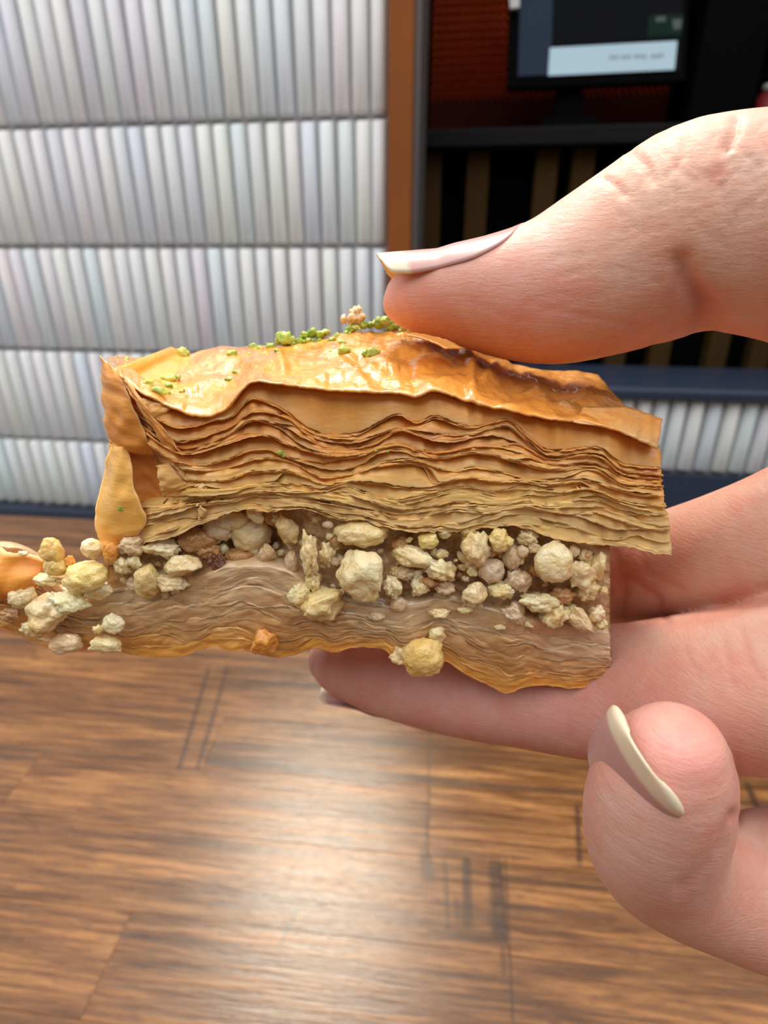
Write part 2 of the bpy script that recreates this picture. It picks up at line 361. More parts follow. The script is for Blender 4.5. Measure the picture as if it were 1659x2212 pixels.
# plinths and sill
bl = wroot('baseboard_left'); bl['kind'] = 'structure'; bl['label'] = 'navy plinth rail at the foot of the tiled wall'
box('plinth_rail', S_LEFT-0.02, s_fr, -0.012, 0.10, z_bot-0.022, z_bot-0.004, M['navy'], bl, 0.003)
box('plinth_panel', S_LEFT-0.02, s_fr, 0.004, 0.10, -0.999, z_bot-0.022, M['navy'], bl)
br = wroot('baseboard_right'); br['kind'] = 'structure'; br['label'] = 'dark navy base panel under the low tiled strip'
box('base_panel', s_fr, S_RIGHT, -0.004, 0.10, -0.999, z_rb-0.003, M['navy'], br, 0.002)
_, zs0 = wl(1500, 822)
tr = wroot('trim_1'); tr['kind'] = 'structure'; tr['label'] = 'navy sill along the bottom of the dark opening'
box('sill_board', s_fr+0.005, S_RIGHT, -0.020, 0.16, z_sill, (zs0+z_sill)/2+0.004, M['navy'], tr, 0.004)
# brown frame of the opening
s_f2, _ = wl(893, 300)
fr = wroot('trim_2'); fr['kind'] = 'structure'; fr['label'] = 'orange-brown upright board framing the opening'
box('frame_board', s_fr+0.001, s_f2, -0.016, 0.10, z_sill-0.02, Z_TOP, M['brown'], fr, 0.002)
box('metal_edge', s_f2, s_f2+0.008, -0.008, 0.10, zs0-0.01, Z_TOP, M['metal'], fr, 0.001)
# dark room behind the opening
rm = wroot('wall_back'); rm['kind'] = 'structure'; rm['label'] = 'black back of the recess behind the opening'
box('back_board', s_f2-0.02, S_RIGHT+0.04, 0.62, 0.66, -0.60, Z_TOP+0.35, M['dark'], rm)
ws = fr
wf = wroot('wall_far_side'); wf['kind'] = 'structure'; wf['label'] = 'black far side board of the recess'
box('near_side_board', s_f2-0.03, s_f2-0.006, 0.10, 0.64, -0.60, Z_TOP+0.35, M['dark'], ws)  # near side wall of the recess, parented under the frame
box('far_side_board', S_RIGHT, S_RIGHT+0.04, 0.0, 0.64, -0.60, Z_TOP+0.35, M['dark'], wf)
ce = wroot('ceiling'); ce['kind'] = 'structure'; ce['label'] = 'dark ceiling of the recess'
box('ceiling_board', s_f2-0.03, S_RIGHT+0.3, 0.02, 0.66, Z_TOP+0.35, Z_TOP+0.38, M['dark'], ce)
# service counter inside: rail top, slatted front
BK = 0.16
ct = tag(wroot('service_counter'), 'dark service counter with a thick rail and upright wooden slats behind the opening', 'counter')
_, zr0 = wl(1100, 274, BK-0.03); _, zr1 = wl(1100, 316, BK-0.03)
box('counter_top', s_f2+0.004, S_RIGHT-0.005, BK-0.03, 0.50, zr1, zr0, M['rail'], ct, 0.003)
_, zsl = wl(1400, 833, BK)
box('counter_front', s_f2+0.005, S_RIGHT-0.005, BK+0.03, BK+0.05, zs0-0.25, zr1, M['dark'], ct)
for px in (930, 1035, 1185, 1265, 1401, 1510, 1651, 1758, 1880, 1990):
    s0, _ = wl(px-25, 330, BK); s1, _ = wl(px+24, 330, BK)
    box('slat', s0, s1, BK, BK+0.03, zs0-0.06, zr1, M['slat'], ct, 0.002)
# red expanded-metal screen on the counter
RB = 0.34
ps = tag(wroot('mesh_screen'), 'red expanded-metal screen standing on the counter behind the monitor', 'screen')
a0, zt = wl(912, 0, RB); a1, zb = wl(1465, 203, RB); _, zrb2 = wl(1200, 276, RB)
zt += 0.10
box('red_panel', a0-0.02, a1, RB+0.02, RB+0.03, zb-0.001, zt, M['redpanel'], ps)
box('lower_panel', a0-0.02, a1, RB-0.005, RB+0.03, zr0, zb, M['redpanel'], ps, 0.002)
bm = bmesh.new(); px_, pz_ = 0.0105, 0.0056
nz = int((zt-zb)/pz_); nx = int((a1-a0)/px_)
for r in range(nz+1):
    prev = None
    for c in range(2*nx+1):
        x = a0+c*px_/2; z = zb+r*pz_+(pz_/2 if (c+r) % 2 else -pz_/2)*0.8; yv = RB+(0.006 if c % 2 else 0.0)
        q = [bm.verts.new((x, yv, z-0.0009)), bm.verts.new((x, yv-0.003, z+0.0011)), bm.verts.new((x, yv+0.002, z+0.0011))]
        if prev:
            for k in range(3): bm.faces.new((prev[k], prev[(k+1) % 3], q[(k+1) % 3], q[k]))
        prev = q
me = bpy.data.meshes.new('metal_mesh'); bm.to_mesh(me); bm.free(); me.materials.append(M['redmesh'])
o = link(bpy.data.objects.new('metal_mesh', me), ps); o['kind'] = 'stuff'
# monitor on the counter
MB_ = 0.20
mo = tag(wroot('monitor'), 'black point-of-sale monitor with a pale blue-white box on its dark screen', 'monitor')
def wq(name, pts, back, mat, th=0.001, parent=mo):
    C = [wl(x, y, back) for x, y in pts]
    V = [(s, back, z) for s, z in C]+[(s, back+th, z) for s, z in C]; n = len(C)
    F = [tuple(range(n)), tuple(range(2*n-1, n-1, -1))]+[((i+1) % n, i, i+n, (i+1) % n+n) for i in range(n)]
    return mesh_np(name, V, F, mat, parent, smooth=False)
wq('bezel', [(1104, -90), (1492, -90), (1480, 174), (1095, 189)], MB_, M['black'], 0.028)
wq('display', [(1126, -70), (1478, -70), (1470, 152), (1117, 166)], MB_-0.001, M['s_dark'])
wq('menu_strip', [(1126, -70), (1196, -70), (1190, 160), (1119, 164)], MB_-0.002, M['s_blue'])
wq('message_box', [(1188, 103), (1463, 88), (1457, 150), (1184, 163)], MB_-0.003, M['s_box'])
for a, b in ((1315, 1337), (1341, 1364), (1369, 1397), (1405, 1434)):
    for k in range(3):
        x0 = a+(b-a)*k/3+1; x1 = a+(b-a)*(k+1)/3-1; yy = 130-(x0-1184)*0.036+random.uniform(-1, 1)
        wq('blurred_mark', [(x0, yy-5), (x1, yy-5.5), (x1, yy+3.5), (x0, yy+4)], MB_-0.004, M['s_text'])
wq('green_panel', [(1402, 33), (1476, 30), (1472, 76), (1398, 80)], MB_-0.003, M['s_green'])
wq('panel_icon', [(1418, 36), (1438, 35), (1437, 46), (1417, 47)], MB_-0.004, M['s_pale'])
wq('panel_icon', [(1420, 52), (1438, 51), (1436, 72), (1414, 73)], MB_-0.004, M['s_green'])
wq('panel_icon', [(1453, 42), (1474, 41), (1470, 62), (1455, 63)], MB_-0.004, M['s_pale'])
wq('white_clip', [(1100, -30), (1124, -30), (1122, 16), (1102, 18)], MB_-0.012, M['white'], 0.012)
wq('stand_neck', [(1203, 172), (1262, 172), (1258, 262), (1200, 262)], MB_+0.02, M['black'], 0.02)
wq('stand_foot', [(1175, 252), (1290, 250), (1296, 272), (1166, 274)], MB_-0.01, M['black'], 0.06)
# dark column and red canister at the far right
pl = tag(wroot('black_cabinet'), 'plain black cabinet standing on the counter right of the monitor', 'cabinet')
c0, _ = wl(1482, 200, 0.24); c1, _ = wl(1640, 200, 0.24)
box('cabinet_body', c0, c1, 0.24, 0.33, zr0, Z_TOP-0.02, M['dark'], pl, 0.003)
box('cabinet_door', c0+0.006, c1-0.006, 0.234, 0.241, zr0+0.006, Z_TOP-0.03, M['black'], pl, 0.002)
ex = tag(wroot('red_canister'), 'red cylinder with a pale collar partly seen right of the black cabinet', 'canister')
cx, cz = wl(1688, 196, 0.26)
bm = bmesh.new(); prof = [(0.0, zr0), (0.038, zr0), (0.040, zr0+0.006), (0.037, cz-0.012), (0.026, cz-0.002), (0.0, cz)]
def lathe(name, prof, x, y, mat, par, n=24):
    V, F = [], []
    for i in range(n):
        a = 2*math.pi*i/n
        for r, z in prof: V.append((x+r*math.cos(a), y+r*math.sin(a), z))
    m = len(prof)
    for i in range(n):
        for j in range(m-1): F.append((i*m+j, ((i+1) % n)*m+j, ((i+1) % n)*m+j+1, i*m+j+1))
    return mesh_np(name, V, F, mat, par)
lathe('cylinder_body', prof, cx, 0.26, M['red'], ex)
lathe('collar', [(0.0, cz-0.001), (0.022, cz-0.001), (0.022, cz+0.008), (0.0, cz+0.010)], cx-0.004, 0.26, M['white'], ex)

# ------------------------------------------------------------------ table of jointed planks
tb = empty('table', (0, 0, 0.75), TABLE_YAW)
tag(tb, 'brown wooden table top of jointed planks, worn and glossy', 'table')
ca, sa = math.cos(-TABLE_YAW), math.sin(-TABLE_YAW)
def tl(px, py):
    x, y = tpt(px, py); return x*ca-y*sa, x*sa+y*ca
far = tl(100, 1118)[1]
rows = [far]; PW = 0.0372
ylim = -0.28
yb = tl(930, 1850)[1]
k = math.ceil((far-yb)/PW); rows = [far]+[yb+i*PW for i in range(int((far-yb)/PW-0.15), -14, -1)]
joints = {}
jx1 = tl(930, 1700)[0]; jx2 = tl(1100, 2100)[0]; jx3 = tl(1250, 1800)[0]
for i in range(len(rows)-1):
    y1, y0 = rows[i], rows[i+1]
    ym = (y0+y1)/2
    js = {0: [-0.33, jx1], 1: [-0.12, jx3+0.16], 2: [-0.27, jx2]}[i % 3]
    if abs(ym-(yb+PW/2)) < 0.03: js = [-0.21, jx1]
    if abs(ym-(yb-PW/2)) < 0.01: js = [-0.30, jx2]
    xs = [-0.62]+sorted(js)+[0.62]
    for a, b in zip(xs[:-1], xs[1:]):
        z = random.uniform(-0.00004, 0.00004)
        box('plank', a+0.00003, b-0.00003, y0+0.00003, y1-0.00003, -0.030, z, M['table'], tb, 0.00012, 1)
box('apron', -0.60, 0.60, rows[-1]+0.02, far-0.02, -0.09, -0.030, M['table'], tb)
for x in (-0.56, 0.56):
    for y in (rows[-1]+0.05, far-0.05): box('leg', x-0.03, x+0.03, y-0.03, y+0.03, -0.75, -0.09, M['table'], tb, 0.003)

# ------------------------------------------------------------------ baklava
KX = np.array([236,290,340,380,420,460,500,540,580,620,660,700,740,780,820,860,900,940,980,1020,1060,1100,1140,1180,1220,1260,1300,1340,1380,1420.])
KC = [
 [800,840,868,886,900,898,875,828,828,830,838,842,845,848,848,850,858,846,860,871,877,888,897,906,907,914,921,932,950,968],
 [815,868,905,925,922,910,902,864,872,893,925,943,944,937,914,897,915,900,915,925,916,908,945,974,975,970,971,1003,1010,1013],
 [835,890,930,955,950,938,922,893,892,905,935,953,958,955,940,928,930,937,940,938,926,922,955,985,985,978,982,1015,1022,1026],
 [850,905,945,965,966,952,935,908,912,925,950,966,970,968,955,930,940,954,956,948,942,950,968,990,990,984,990,1022,1030,1034],
 [865,915,955,978,982,970,958,945,944,962,975,984,986,982,968,961,972,978,974,965,965,972,985,1000,1003,998,1005,1030,1038,1042],
 [885,930,975,996,1006,1002,990,975,973,988,1002,1014,1016,1004,980,975,986,990,985,978,982,993,1004,1014,1014,1008,1015,1042,1048,1050],
 [910,950,995,1010,1018,1016,1010,995,990,996,1014,1033,1028,1018,1002,996,998,1010,1019,1012,1016,1026,1036,1040,1038,1034,1045,1058,1064,1068],
 [955,985,1015,1030,1040,1040,1036,1020,1018,1018,1032,1046,1042,1040,1043,1050,1054,1050,1038,1033,1040,1042,1043,1052,1044,1037,1042,1056,1068,1070],
 [1020,1040,1060,1058,1050,1054,1055,1047,1044,1045,1050,1056,1046,1060,1074,1078,1071,1062,1054,1055,1062,1060,1056,1060,1062,1057,1064,1083,1092,1094],
 [1075,1085,1090,1084,1078,1076,1074,1064,1062,1064,1066,1068,1074,1084,1095,1102,1100,1094,1085,1086,1092,1090,1084,1093,1086,1081,1083,1100,1110,1112],
 [1130,1130,1118,1108,1096,1090,1086,1076,1074,1078,1082,1088,1096,1104,1114,1120,1121,1111,1106,1108,1110,1100,1096,1104,1110,1112,1112,1127,1140,1145],
 [1185,1182,1168,1158,1136,1122,1108,1100,1107,1101,1099,1113,1123,1124,1135,1145,1149,1150,1150,1145,1140,1136,1144,1158,1167,1174,1176,1180,1187,1196]]
def smooth_interp(x, kx, ky):                  # Catmull-Rom through the keys (monotone parameter)
    kx = np.asarray(kx, float); ky = np.asarray(ky, float); x = np.asarray(x, float)
    m = np.gradient(ky, kx); i = np.clip(np.searchsorted(kx, x)-1, 0, len(kx)-2); h = kx[i+1]-kx[i]; t = np.clip((x-kx[i])/h, -0.2, 1.2)
    t2, t3 = t*t, t*t*t
    return (2*t3-3*t2+1)*ky[i]+(t3-2*t2+t)*h*m[i]+(-2*t3+3*t2)*ky[i+1]+(t3-t2)*h*m[i+1]
YF, YBK = 68.0, 95.0
BAK = empty('baklava', wpos(front(830, 1400, 82)))
tag(BAK, 'layered nut baklava topped with green pistachio crumbs, held between thumb and fingers', 'pastry')
bo = np.array(BAK.location)
def bpart(name, V, F, mat, col=None, attrs=None, smooth=True, centre=True):
    W = wpos(V)-bo
    o = mesh_np(name, W, F, mat, BAK, smooth, origin=W.mean(0) if centre else None, attrs=attrs)
    if col is not None: o.color = (*col, 1)
    return o
NX = 200
def sheet(name, px, e, up, dY, th, col, mat, back=YBK, band_in=1.7, bulge=0.0, sag=0.0, lipn=0.0, seed=0, tuck=0.10, slit=0.06):
    """one pastry sheet: front lip along pixels (px, e), rising and receding to the lip above it (up), then running back"""
    Y0 = YF+dY
    p0 = front(px, e, Y0); gap = np.maximum(e-up, 1.0)
    rec = np.clip(gap/26.0, 0.25, 1.5)*band_in
    p1 = front(px, up+np.clip(gap*slit, -4, 4), Y0+rec)
    lh = np.minimum(0.16, 0.004*gap+0.05)
    rowsP = [p0+np.stack([0*px, tuck*1.8+0*px, 0.02+0*px], -1), p0, p0+np.stack([0*px, -0.02+0*px, lh], -1)]
    p0 = p0+np.stack([0*px, tuck+0*px, lh*1.3], -1)
    for s in (0.12, 0.3, 0.5, 0.72, 0.9):
        hz = s**0.8; hy = s**1.5
        q = p0.copy(); q[:, 0] = p0[:, 0]*(1-s)+p1[:, 0]*s
        q[:, 2] = p0[:, 2]*(1-hz)+p1[:, 2]*hz; q[:, 1] = p0[:, 1]*(1-hy)+p1[:, 1]*hy-bulge*math.sin(math.pi*s)*np.clip(gap/30, 0.3, 1.2)
        rowsP.append(q)
    rowsP.append(p1)
    zs = np.convolve(np.pad(p1[:, 2], 12, 'edge'), np.ones(25)/25, 'valid')
    for s in (0.15, 0.4, 0.7, 1.0):
        q = p1.copy(); q[:, 1] = p1[:, 1]*(1-s)+back*s; q[:, 2] = p1[:, 2]*(1-s*0.6)+zs*s*0.6-sag*math.sin(math.pi*min(1, s*1.3))
        rowsP.append(q)
    G = np.stack(rowsP, 1)
    if lipn: 
        G[:, 3:8, 1] += lipn*vn2(px[:, None]*0.05, np.arange(5)[None, :]*0.8, seed)
    V, F = shell(G, th)
    ed = np.zeros(G.shape[:2]); ed[:, 1:3] = 1; ed[:, 3] = 0.7; ed[:, 4] = 0.4; ed[:, 5] = 0.15  # bright on the lip, deep in the recess: lit rim and shade in the colour
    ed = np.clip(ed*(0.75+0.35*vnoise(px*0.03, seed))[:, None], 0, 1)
    return bpart(name, V, F, mat, col, dict(edge=np.concatenate([ed.ravel(), 0*ed.ravel()])))  # underside keeps the deep colour, painted for warm shadow lines
def lerp3(stops, t):
    for (a, ca_), (b, cb_) in zip(stops[:-1], stops[1:]):
        if t <= b: f = (t-a)/(b-a); return tuple(x*(1-f)+y*f for x, y in zip(ca_, cb_))
    return stops[-1][1]
DRYC = [(0, (0.86, 0.39, 0.075)), (0.3, (0.85, 0.37, 0.075)), (0.5, (0.94, 0.49, 0.125)), (0.75, (0.98, 0.60, 0.20)), (1.0, (0.97, 0.66, 0.29))]
def px_range(y_right, jag):
    return 1.0
extra = [1, 1, 1, 2, 2, 2, 3, 3, 4, 4, 4]
edges = [(0.0, 0, 0.0)]
lin = np.linspace(0, 1, NX)
prev = None; si = 0
x_right = lambda yy: np.interp(yy, [900, 960, 1000, 1050, 1085, 1110, 1150, 1200], [1428, 1424, 1428, 1430, 1436, 1441, 1446, 1453])
for g in range(11):
    n = extra[g]
    for j in range(1, n+2):
        f0 = j/(n+1)
        yr = KC[g][-1]*(1-f0)+KC[g+1][-1]*f0
        xr = float(x_right(yr))+random.uniform(-3, 4); px = 236+(xr-236)*lin
        A = smooth_interp(px, KX, KC[g]); B = smooth_interp(px, KX, KC[g+1])
        if j == n+1: f = np.ones(NX)
        else:
            f = 0.52+0.42*np.tanh((2.2+np.maximum(B-A, 0)/6)*(vnoise(px/170.0, 10*g+j)+0.55*(f0-0.5)+0.15)) if g < 8 else f0+0.55*vnoise(px/110.0, 10*g+j)
            f = np.clip(f, 0.05+0.02*j, 0.97-0.03*(n-j))
        e = A*(1-f)+B*f + 1.3*vnoise(px/7.0, 77+si)+0.7*vnoise(px/3.0, 177+si)
        if g == 10 and j == n+1: e += 2.5*vnoise(px/9.0, 5)
        if prev is None: up = smooth_interp(px, KX, KC[0])-1
        else: up = np.interp(px, prev[0], prev[1])
        e = np.maximum(e, up+0.5)
        t = (g+f0)/11.0
        dY = 0.45*vnoise(px/90.0, 300+si//3)+0.3*vnoise(px/60.0, 300+si)+0.25*vnoise(px/14.0, 400+si)+0.45*(1 if j < n+1 else 0)*abs(vnoise(px/80., 500+si))+0.012*t
        dY = dY + (4.0*np.clip((330-px)/60, 0, 1)**1.3 if g < 5 or g > 8 else 5.0*np.clip((405-px)/90, 0, 1)**1.3)
        c = lerp3(DRYC, t); v = random.uniform(0.92, 1.06); c = tuple(min(0.97, x*v) for x in c)
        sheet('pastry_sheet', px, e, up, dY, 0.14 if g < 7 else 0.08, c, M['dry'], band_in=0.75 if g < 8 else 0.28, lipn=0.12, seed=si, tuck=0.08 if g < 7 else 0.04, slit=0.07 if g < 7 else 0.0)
        prev = (px, e); si += 1
# top crust
TF = [(236,800,232,772),(290,840,300,777),(340,868,345,770),(380,886,400,769),(420,900,440,757),(460,898,480,750),(500,875,520,752),(540,828,560,750),(600,829,620,745),(660,838,680,738),
      (720,844,730,725),(780,848,780,719),(860,850,840,717),(900,858,870,717),(940,846,900,718),(1020,871,960,727),(1100,888,1020,752),(1180,906,1090,782),(1260,914,1160,800),(1340,932,1230,802),(1424,967,1291,813)]
TF = np.array(TF, float); tk = np.linspace(0, 1, len(TF)); tu = np.linspace(0, 1, 240)
fx, fy, bx_, by_ = (smooth_interp(tu, tk, TF[:, i]) for i in range(4))
fy = fy+1.0*vnoise(fx/8, 3); by_ = by_+2.0*vnoise(bx_/14, 4)
P0 = front(fx, fy, YF-0.3+0.5*vnoise(fx/50, 9)+3.5*np.clip((320-fx)/60, 0, 1)); P1 = front(bx_, by_, YBK)
ss = np.concatenate([[0], np.linspace(0.015, 1, 46)])
G = P0[:, None]*(1-ss)[None, :, None]+P1[:, None]*ss[None, :, None]
qx, qy, _ = project(G)
nzv = 0.42*vn2(qx/55, qy/26, 1)+0.22*vn2(qx/21, qy/11, 2)+0.10*vn2(qx/9, qy/6, 3)
def ridge(x0, y0, x1, y1, wd, amp):
    L2 = (x1-x0)**2+(y1-y0)**2; t = np.clip(((qx-x0)*(x1-x0)+(qy-y0)*(y1-y0))/L2, 0, 1)
    d = np.hypot(qx-x0-t*(x1-x0), qy-y0-t*(y1-y0)); return amp*np.exp(-(d/wd)**2)
nzv += ridge(1000, 745, 1020, 790, 9, 0.7)+ridge(1020, 790, 1018, 872, 8, 0.7)+ridge(600, 765, 612, 800, 8, 0.6)+ridge(800, 800, 950, 790, 12, 0.45)+ridge(450, 770, 560, 755, 14, 0.5)
nzv += ridge(740, 780, 800, 840, 12, 0.4)+ridge(1070, 790, 1040, 830, 8, 0.5)+ridge(400, 850, 470, 830, 12, 0.4)-ridge(1080, 830, 1120, 850, 30, 0.5)+ridge(260, 800, 340, 850, 8, 0.5)
damp = np.clip(ss/0.05, 0, 1)*np.clip((1-ss)/0.06, 0.0, 1)
G[..., 2] += nzv*(0.25+0.75*damp)[None, :]
G[:, 0, 2] -= 0.12; G[:, 0, 1] += 0.1
V, F = shell(G[:, ::-1], 0.22)
crust = bpart('top_crust', V, F, M['glaze'], (0.76, 0.35, 0.075))
crustV = G.reshape(-1, 3); crust_bvh = BVHTree.FromPolygons([Vector(v) for v in crustV], [tuple(int(i) for i in f) for f in grid_faces(*G.shape[:2])])
def patch(name, A, B, bulge, col, mat, n=44, m=18, th=0.16, nz=0.32, seed=0):
    """curled flap between two lines of (px, py, Y) points, bowed towards the front by bulge"""
    A = np.array(A, float); B = np.array(B, float); t = np.linspace(0, 1, n)
    def samp(Q): 
        k = np.linspace(0, 1, len(Q)); return front(smooth_interp(t, k, Q[:, 0])+1.5*vnoise(t*23, seed), smooth_interp(t, k, Q[:, 1])+1.0*vnoise(t*19, seed+1), smooth_interp(t, k, Q[:, 2]))
    a, b = samp(A), samp(B); s = np.linspace(0, 1, m)
    G = a[:, None]*(1-s)[None, :, None]+b[:, None]*s[None, :, None]
    G[..., 1] -= (bulge*np.sin(math.pi*s)[None, :]*np.sin(math.pi*np.clip(t*0.9+0.05, 0, 1))[:, None]**0.5)
    G[..., 1] += nz*vn2(t[:, None]*9, s[None, :]*4, seed)
    V, F = shell(G, th)
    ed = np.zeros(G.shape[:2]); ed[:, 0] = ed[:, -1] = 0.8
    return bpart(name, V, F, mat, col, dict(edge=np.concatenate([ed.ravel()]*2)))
am = (0.84, 0.36, 0.07); pale = (0.98, 0.56, 0.14)
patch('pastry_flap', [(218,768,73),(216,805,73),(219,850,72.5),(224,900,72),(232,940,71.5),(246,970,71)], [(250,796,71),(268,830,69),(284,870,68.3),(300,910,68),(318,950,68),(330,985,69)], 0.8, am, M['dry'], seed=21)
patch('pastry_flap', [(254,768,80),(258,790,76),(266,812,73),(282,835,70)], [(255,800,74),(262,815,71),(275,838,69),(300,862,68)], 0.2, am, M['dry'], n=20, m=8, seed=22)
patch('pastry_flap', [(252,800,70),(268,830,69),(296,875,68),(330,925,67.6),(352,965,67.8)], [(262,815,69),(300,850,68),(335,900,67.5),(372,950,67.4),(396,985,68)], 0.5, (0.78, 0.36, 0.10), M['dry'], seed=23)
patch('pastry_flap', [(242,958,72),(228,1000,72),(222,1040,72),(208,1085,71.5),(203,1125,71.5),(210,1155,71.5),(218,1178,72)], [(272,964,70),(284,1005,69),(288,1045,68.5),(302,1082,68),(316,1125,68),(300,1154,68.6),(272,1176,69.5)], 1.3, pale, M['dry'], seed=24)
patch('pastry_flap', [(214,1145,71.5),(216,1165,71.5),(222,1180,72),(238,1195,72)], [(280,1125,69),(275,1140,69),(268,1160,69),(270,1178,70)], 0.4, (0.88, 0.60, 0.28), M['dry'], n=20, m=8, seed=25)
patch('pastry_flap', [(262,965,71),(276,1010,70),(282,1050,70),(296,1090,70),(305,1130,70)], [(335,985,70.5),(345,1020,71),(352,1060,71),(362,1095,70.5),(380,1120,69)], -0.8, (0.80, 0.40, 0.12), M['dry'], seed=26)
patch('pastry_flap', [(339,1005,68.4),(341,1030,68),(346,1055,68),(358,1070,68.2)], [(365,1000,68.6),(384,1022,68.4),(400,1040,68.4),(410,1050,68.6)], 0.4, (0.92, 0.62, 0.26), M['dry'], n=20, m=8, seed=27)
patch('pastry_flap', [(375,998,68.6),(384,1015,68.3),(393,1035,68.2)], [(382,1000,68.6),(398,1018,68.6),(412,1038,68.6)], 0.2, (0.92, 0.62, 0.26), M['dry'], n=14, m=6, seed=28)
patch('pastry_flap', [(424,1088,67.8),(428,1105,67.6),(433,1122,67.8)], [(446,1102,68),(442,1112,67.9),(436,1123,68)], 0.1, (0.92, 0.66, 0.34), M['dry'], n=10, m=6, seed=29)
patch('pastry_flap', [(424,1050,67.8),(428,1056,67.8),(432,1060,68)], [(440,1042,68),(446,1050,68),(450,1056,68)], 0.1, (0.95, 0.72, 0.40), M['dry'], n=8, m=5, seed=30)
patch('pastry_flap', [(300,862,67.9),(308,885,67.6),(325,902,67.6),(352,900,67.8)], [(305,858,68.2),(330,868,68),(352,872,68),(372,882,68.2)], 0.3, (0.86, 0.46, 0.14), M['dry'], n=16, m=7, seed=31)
patch('crust_corner', [(1238,912,67.6),(1300,920,67.4),(1340,932,67.3),(1385,952,67.2),(1421,969,67.2)], [(1260,878,73),(1320,878,73),(1352,877,73),(1392,890,72),(1431,905,71)], 0.25, (0.72, 0.46, 0.20), M['glaze'], n=40, m=10, nz=0.15, seed=32)
patch('pastry_flap', [(880,724,76),(905,728,76),(935,738,76),(965,752,76)], [(885,718,79),(920,722,79),(960,732,79),(1005,752,79)], -0.4, (0.92, 0.50, 0.15), M['glaze'], n=20, m=6, seed=33)

# filling core
cpx = np.linspace(232, 1318, 150)
topc = smooth_interp(cpx, KX, KC[11])-6
UB = [(-80,1195),(0,1198),(60,1210),(100,1250),(150,1300),(220,1300),(300,1285),(350,1268),(430,1262),(500,1242),(600,1246),(640,1262),(700,1300),(760,1318),(850,1328),(960,1312),(1050,1332),(1150,1356),(1250,1372),(1322,1388)]
BB = [(-80,1330),(0,1352),(40,1370),(80,1388),(140,1396),(200,1400),(250,1405),(300,1418),(350,1421),(400,1415),(430,1405),(460,1396),(490,1405),(530,1406),(580,1420),(640,1413),(680,1400),(720,1410),(760,1400),(800,1400),(830,1406),(850,1425),(890,1440),(960,1430),(1000,1455),(1050,1480),(1090,1498),(1130,1485),(1180,1482),(1230,1488),(1290,1480),(1322,1477)]
UB = np.array(UB, float); BB = np.array(BB, float)
botc = smooth_interp(cpx, UB[:, 0], UB[:, 1])+10
tt = np.linspace(0, 1, 30)
PY = topc[:, None]*(1-tt)[None]+botc[:, None]*tt[None]; PX = np.repeat(cpx[:, None], 30, 1)
rec = 2.6+1.1*vn2(PX/45, PY/40, 8)+0.6*vn2(PX/18, PY/16, 9)
rec += 4.0*np.exp(-((PX-560)/110)**2)*np.exp(-((PY-1165)/45)**2)-0.8*(tt**2)[None]
G = front(PX, PY, YF+rec)
bk = G[:, ::-1].copy(); bk[..., 1] = YBK-1
ring = np.concatenate([G, bk], 1); n, m = ring.shape[:2]
F = grid_faces(n, m); jj = np.arange(n-1)*m
F = np.concatenate([F, np.stack([jj+m-1, jj+m+m-1, jj+m, jj], -1)])
V = ring.reshape(-1, 3); capv = [V, ring[0].mean(0)[None], ring[-1].mean(0)[None]]
V = np.concatenate(capv); a = n*m
cap = [(a, (k+1) % m, k) for k in range(m)]+[(a+1, (n-1)*m+k, (n-1)*m+(k+1) % m) for k in range(m)]
bpart('nut_paste', V, [tuple(f) for f in F]+cap, M['paste'], (0.5, 0.3, 0.13))

# soaked bottom sheets
WETC = [(0, (0.76, 0.57, 0.38)), (0.4, (0.68, 0.47, 0.28)), (0.75, (0.70, 0.41, 0.18)), (1, (0.86, 0.44, 0.11))]
NB_ = 8; pxb = np.linspace(-75, 1318, 240)
ub = smooth_interp(pxb, UB[:, 0], UB[:, 1]); bb = smooth_interp(pxb, BB[:, 0], BB[:, 1])
prevb = ub-14
for i in range(NB_):
    f = (i+1)/NB_
    ff = np.clip(f+0.07*vnoise(pxb/70, 40+i)*(i < NB_-1), 0.02, 1)
    wave = (1-abs(2*f-1))*(10*np.sin(pxb/23+0.35*i+2*vnoise(pxb/160, 3))*np.clip(1-abs(pxb-430)/300, 0.25, 1)+5*vnoise(pxb/30, 60))
    e = ub*(1-ff)+bb*ff+wave+1.5*vnoise(pxb/9, 90+i)
    e = np.maximum(e, prevb+1.2)
    pr = pxb.copy(); dY = 1.0*vnoise(pxb/80, 600)+0.3*vnoise(pxb/40, 600+i//3)+0.12*vnoise(pxb/26, 610+i)+0.9*(0.5-abs(f-0.5))*-1+1.0*np.clip((640-pxb)/300, 0, 1)*(1-f)
    dY += 2.5*np.clip((230-pxb)/200, 0, 1.5)
    xs = random.uniform(-4, 4)
    px_s = -75+(1320+xs-(-75))*(pxb+75)/(1318+75)
    v = random.uniform(0.9, 1.1); c = tuple(x*v for x in lerp3(WETC, f))
    sheet('soaked_sheet', px_s, e, prevb, dY, 0.25, c, M['wet'], band_in=0.03, bulge=0.16, tuck=0.012, slit=-0.25, back=72.8+20.7*np.clip((pxb-232)/60, 0, 1), lipn=0.25, sag=3.0*f*f, seed=700+i)
    prevb = e
patch('pastry_flap', [(-80,1180,70.2),(-20,1186,70.0),(40,1192,69.8),(98,1210,69.6)], [(-80,1300,69.2),(-20,1300,68.6),(30,1290,68.4),(84,1268,68.6)], 1.6, (0.86, 0.36, 0.06), M['dry'], n=30, m=12, nz=0.6, seed=50)

